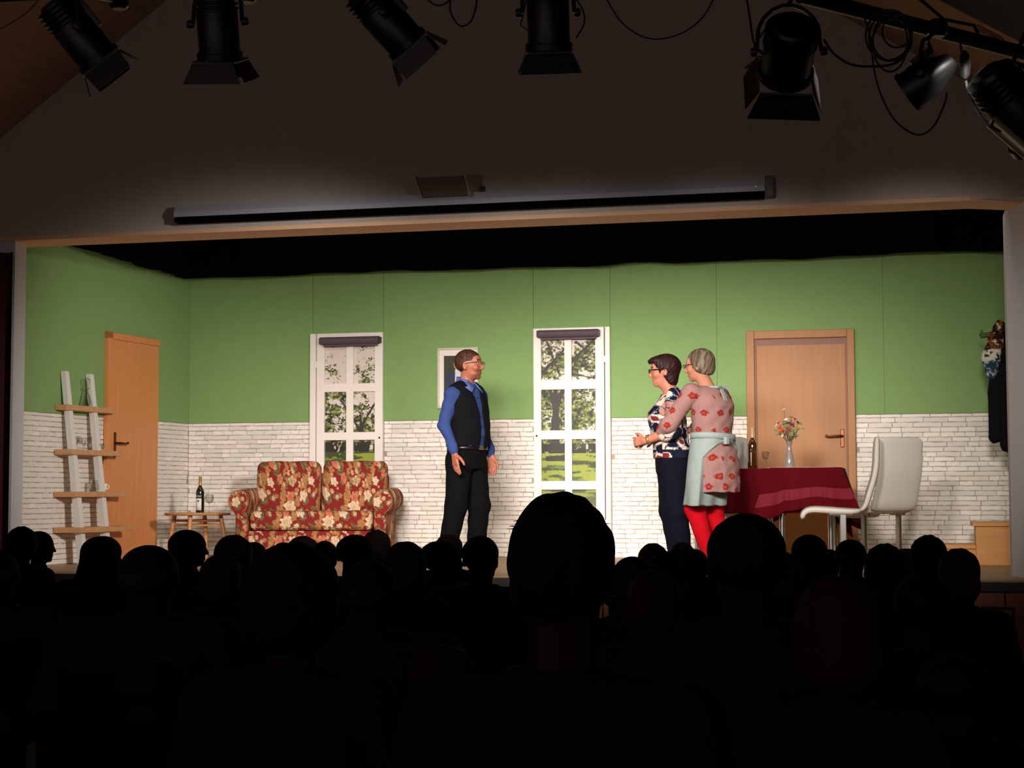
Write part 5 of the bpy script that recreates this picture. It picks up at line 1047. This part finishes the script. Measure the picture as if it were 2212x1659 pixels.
# ================================================================== AUDIENCE (seated, seen from behind against the lit stage)
# local frame: faces +X, floor at z=0, seat at .45, crown of the head near 1.28
def crowd(kind, h=.0095):
    P = {}
    hc = np.array([.03, 0, 1.165]); I = np.eye(3)
    S = SDF((-.30, -.36, -.01), (.80, .36, 1.33), h)
    tor = [(.44, -.02, 0, .15, .18), (.60, -.03, 0, .13, .17), (.80, -.01, 0, .125, .18), (.92, 0, 0, .11, .185), (.99, 0, 0, .07, .13)]
    wd_ = 1.12 if kind in ('bald', 'short', 'spiky', 'cap') else 1.0
    S.loft([(a, b, c, d*wd_, e*wd_) for a, b, c, d, e in tor], p=2.2); S.cap((0, 0, .98), (.02, 0, 1.10), .062, .058, .03); head(S, hc, I, 1.02)
    for s in (-1, 1):
        S.chain([(0, s*.17*wd_, .955), (.02, s*.24*wd_, .70), (.22, s*.14, .56)], [.06, .048, .032], .02); S.chain([(0, s*.09, .50), (.42, s*.11, .48), (.42, s*.11, .08)], [.09, .065, .042], .03); S.cap((.38, s*.11, .035), (.56, s*.12, .03), .038, .034, .02)
        hand(S, (.24, s*.13, .565), (1, -s*.3, -.05), (0, 0, -1), (0, -s, 0), 1, (.3, .3, .3, .3), k=.01)
    P['body'] = S; col = {'body': (150, 104, 84)}
    J = SDF((-.30, -.40, .40), (.45, .40, 1.10), h*1.2); J.loft([(a, b, c, d*wd_+.02, e*wd_+.025) for a, b, c, d, e in tor], p=2.2)
    for s in (-1, 1): J.cap((0, s*.08, .97), (0, s*.18*wd_, .945), .062, .068, .03); J.chain([(0, s*.18*wd_, .945), (.02, s*.245*wd_, .70), (.20, s*.15, .57)], [.076, .066, .048], .02)
    J.loft([(.96, 0, 0, .09, .11), (1.035, .0, 0, .075, .08)], k=.03); P['jacket'] = J
    T = SDF((-.2, -.28, .02), (.62, .28, .66), h*1.3); T.cap((-.03, -.06, .53), (-.03, .06, .53), .14, .14, .03)
    for s in (-1, 1): T.chain([(0, s*.09, .51), (.42, s*.11, .49), (.43, s*.11, .09)], [.11, .088, .065], .03)
    P['trousers'] = T
    Hh = SDF((-.20, -.20, .84), (.20, .20, 1.36), h*.85)
    def L(x, y, z): return hc+np.array([x, y, z])
    if kind == 'short':
        Hh.ell(L(-.016, 0, .036), (.112, .088, .098)); Hh.cut(lambda X, Y, Z: np.maximum((X-hc[0])-.9*(Z-hc[2])-.02, -(Z-hc[2])-.075)); Hh.disp(lambda X, Y, Z: .002*np.sin(X*160)*np.sin(Y*150+Z*60))
    if kind == 'spiky':
        Hh.ell(L(-.016, 0, .040), (.118, .092, .104)); Hh.cut(lambda X, Y, Z: np.maximum((X-hc[0])-.9*(Z-hc[2])-.02, -(Z-hc[2])-.085)); Hh.disp(lambda X, Y, Z: .004*np.sin(X*90+Z*30)*np.sin(Y*80+Z*40))
    if kind == 'bald':
        Hh.ell(L(-.014, 0, .0), (.106, .084, .07)); Hh.cut(lambda X, Y, Z: np.maximum(np.maximum((X-hc[0])-.01, -(Z-hc[2])-.06), (Z-hc[2])-.035))
    if kind == 'bob':
        Hh.ell(L(-.022, 0, .036), (.120, .100, .104)); Hh.ell(L(-.04, 0, -.04), (.095, .104, .085), .03); Hh.cut(lambda X, Y, Z: np.maximum(np.where(Z-hc[2] > .06, (X-hc[0])-.09, (X-hc[0])-.03), -(Z-hc[2])-.11)+0*Y); Hh.disp(lambda X, Y, Z: .002*np.sin(Y*120+X*60))
    if kind == 'curly':
        Hh.ell(L(-.02, 0, .034), (.128, .112, .112)); Hh.ell(L(-.045, 0, -.02), (.10, .108, .085), .03); Hh.cut(lambda X, Y, Z: np.maximum(np.where(Z-hc[2] > .06, (X-hc[0])-.09, (X-hc[0])-.03), -(Z-hc[2])-.10)+0*Y); Hh.disp(lambda X, Y, Z: .006*np.sin(X*95)*np.sin(Y*90)*np.sin(Z*92))
    if kind == 'long':
        Hh.ell(L(-.022, 0, .036), (.118, .098, .104)); Hh.ell(L(-.05, 0, -.10), (.085, .115, .15), .04); Hh.ell(L(-.075, 0, -.20), (.05, .14, .10), .05); Hh.cut(lambda X, Y, Z: np.where(Z-hc[2] > .06, (X-hc[0])-.09, (X-hc[0])-.02)+0*Y+0*Z); Hh.disp(lambda X, Y, Z: .002*np.sin(Y*100+X*40))
    P['hair'] = Hh
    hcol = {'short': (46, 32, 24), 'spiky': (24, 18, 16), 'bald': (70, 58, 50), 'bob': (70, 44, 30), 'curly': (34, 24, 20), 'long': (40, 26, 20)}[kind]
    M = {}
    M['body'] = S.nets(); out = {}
    out['body'] = mkmesh('body', *S.nets(), mat('audience_skin_darkened', (34, 20, 17), .8, spec=.05), True)  # skin darkened in its colour so the unlit rows read as silhouettes
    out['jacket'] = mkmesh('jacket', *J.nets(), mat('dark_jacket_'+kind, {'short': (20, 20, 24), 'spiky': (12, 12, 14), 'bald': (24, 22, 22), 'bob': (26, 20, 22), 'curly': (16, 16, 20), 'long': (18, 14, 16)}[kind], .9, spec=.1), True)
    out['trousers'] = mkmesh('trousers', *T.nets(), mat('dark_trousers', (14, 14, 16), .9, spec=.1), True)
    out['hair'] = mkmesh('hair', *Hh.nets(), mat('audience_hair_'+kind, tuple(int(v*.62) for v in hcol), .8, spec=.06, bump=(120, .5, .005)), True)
    return out
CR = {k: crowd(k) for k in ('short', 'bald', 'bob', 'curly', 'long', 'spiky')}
# hall chair, shared
def hallchair_meshes():
    m = MB().box((-.20, -.22, .415), (.22, .22, .445)); b = MB().box((-.235, -.21, .55), (-.212, .21, .80)); l = MB().box((-.015, -.015, 0), (.015, .015, .415)); p = MB().box((-.235, -.015, .415), (-.212, .015, .82))
    mm = mat('hall_chair_darkened', (4, 3, 3), .9, spec=.03); return [mkmesh(n, q.v, q.f, mm) for n, q in (('seat', m), ('backrest', b), ('leg', l), ('back_post', p))]  # hall darkness put into the chair colour so they sink into black
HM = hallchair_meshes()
def hallchair(loc, rot, lab):
    t = thing('hall_chair', lab, 'chair', loc, rot, 'dark hall chairs under the audience')
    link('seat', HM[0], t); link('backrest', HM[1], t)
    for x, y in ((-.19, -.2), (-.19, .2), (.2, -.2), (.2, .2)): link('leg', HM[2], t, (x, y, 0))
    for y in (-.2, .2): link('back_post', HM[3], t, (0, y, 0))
def audience(px, py, dep, kind, rot, label, wsc=1.0):
    """px,py: crown of the head in the photograph; dep: distance of the row along Y"""
    v = at(px, py, dep); zs = v.z/1.292; r = math.radians(rot); hx = .02*wsc
    x, y = v.x-hx*math.cos(r), dep-hx*math.sin(r)
    t = thing('person', label, 'person', (x, y, 0), r, 'seated audience seen from behind'); t.scale = (wsc, wsc, zs)
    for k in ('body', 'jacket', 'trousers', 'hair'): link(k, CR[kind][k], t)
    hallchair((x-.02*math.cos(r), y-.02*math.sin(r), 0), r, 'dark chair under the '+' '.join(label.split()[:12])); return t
A = [
 (86, 1149, 10.80, 'short', 35, 'audience head turned right in profile, second from the left edge', 0.88),
 (655, 1163, 10.76, 'curly', 92, 'small wavy-haired audience head in front of the middle of the sofa', 0.97),
 (814, 1150, 10.78, 'curly', 88, 'tallest audience head below the right end of the sofa, brownish hair', 0.86),
 (970, 1155, 10.80, 'short', 90, 'brown-haired audience head directly below the feet of the standing man', 1.02),
 (1474, 1168, 10.84, 'bald', 88, 'small pinkish bald audience head right below the navy trousers', 0.97),
 (1790, 1188, 10.82, 'short', 84, 'low audience head between the two heads under the dining table', 0.93),
 (1958, 1188, 10.84, 'bob', 82, 'low audience head left of the raised head by the steps', 0.89),
 (48, 1143, 9.86, 'curly', 100, 'audience head with full round hair at far left, in front of the left pillar', 0.89),
 (408, 1148, 9.86, 'long', 40, 'audience member with long hair in profile below the cane side table', 1.00),
 (702, 1170, 9.90, 'short', 90, 'small short-haired audience head in front of the right half of the sofa', 0.85),
 (1411, 1177, 9.90, 'bob', 88, 'audience head below the feet of the woman in navy trousers', 0.87),
 (1837, 1162, 9.86, 'bald', 84, 'smooth oval audience head below the side-on white chair', 1.12),
 (222, 1162, 8.98, 'long', 88, 'audience member with long hair below the foot of the ladder shelf', 1.15),
 (548, 1173, 9.04, 'short', 90, 'audience head with short hair just right of the one under the sofa arm', 0.88),
 (768, 1157, 9.04, 'short', 92, 'rounded audience head in front of the right arm of the sofa', 1.21),
 (953, 1170, 9.04, 'short', 55, 'audience head turned slightly right, below and left of the standing man', 1.13),
 (1500, 1188, 9.02, 'short', 86, 'audience head tucked against the left side of the big right-hand dark head', 0.85),
 (1748, 1157, 8.98, 'short', 86, 'audience head below the middle of the dining table', 1.07),
 (2006, 1163, 8.98, 'curly', 82, 'raised audience head with tousled hair left of the wooden steps', 0.85),
 (506, 1160, 8.10, 'bob', 95, 'audience head with a bob below the left arm of the floral sofa', 0.98),
 (1038, 1160, 8.08, 'short', 88, 'audience head with a visible ear just left of the giant dark head', 1.02),
 (1439, 1193, 8.08, 'short', 88, 'audience head in the middle of the cluster under the two women', 0.91),
 (1912, 1182, 8.10, 'curly', 84, 'wavy audience head below the rightmost white chair', 0.85),
 (478, 1203, 7.18, 'bob', 98, 'audience head low in front, between the bald head and the sofa corner', 0.94),
 (877, 1175, 7.16, 'bob', 92, 'round audience head left of the standing man, brownish hair', 0.94),
 (1690, 1198, 7.24, 'bob', 85, 'audience head partly hidden right behind the big dark head at the table', 0.85),
 (2072, 1190, 7.22, 'bob', 80, 'rightmost round audience head in front of the wooden steps', 0.85),
 (-6, 1184, 6.34, 'bald', 100, 'large rounded audience head cut off by the left picture edge', 1.09),
 (1366, 1197, 6.26, 'bald', 85, 'brownish audience head half hidden right of the giant dark head', 1.00),
 (322, 1172, 5.42, 'bald', 96, 'large bald audience head below the left orange door', 1.25),
 (796, 1206, 5.42, 'bald', 94, 'large smooth audience head right of the very large foreground head', 1.19),
 (1415, 1236, 5.36, 'bob', 92, 'low large audience head between the two biggest dark heads', 0.86),
 (1994, 1243, 5.36, 'short', 88, 'large low dark head in the right foreground below the raised head', 1.03),
 (1612, 1115, 4.40, 'short', 93, 'big dark audience head in front of the left end of the dining table', 1.16),
 (2060, 1420, 4.44, 'short', 86, 'dark seated figure low in the right foreground beside the stage hatch', 1.04),
 (330, 1420, 4.38, 'short', 94, 'dark seated figure low in the left foreground', 1.10),
 (960, 1400, 4.42, 'bob', 94, 'dark seated figure low left of the giant dark head', 0.91),
 (632, 1190, 3.52, 'curly', 95, 'very large dark audience head in the lower left foreground', 0.97),
 (1806, 1257, 3.50, 'bob', 90, 'large low dark head in the foreground under the dining table', 0.85),
 (1212, 1087, 2.77, 'spiky', 97, 'giant dark audience head with tousled hair in the centre foreground', 0.98),
]
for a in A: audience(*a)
# loose strands standing up from the giant head
gh = [o for o in bpy.data.objects if o.get('label', '').startswith('giant dark')][0]
sm = MB(); rnd = random.Random(3)
for k in range(60):
    a = rnd.uniform(0, 2*math.pi); e = rnd.uniform(.35, 1.2); c = Vector((.014, 0, 1.20)); d = Vector((math.cos(a)*math.cos(e), math.sin(a)*math.cos(e), math.sin(e))); p = c+Vector((d.x*.116, d.y*.090, d.z*.104)); q = d+Vector((rnd.uniform(-.5, .5), rnd.uniform(-.5, .5), rnd.uniform(-.2, .3)))
    l = rnd.uniform(.006, .016); sm.tube([p-d*.006, p+q*l*.5, p+q*l+Vector((0, rnd.uniform(-.01, .01), -.004))], [.0012, .0009, .0003], 4)
for k in range(0):
    p = Vector((.0, .088-.002*k, 1.205+.003*k)); sm.tube([p, p+Vector((0, .012, .010+.0006*k)), p+Vector((rnd.uniform(-.01, .01), .028+rnd.uniform(-.008, .008), .010+.0015*k))], [.0009, .0006, .0002], 4)
o = sm.build('loose_strands', MATS['audience_hair_spiky'], gh); o['kind'] = 'stuff'
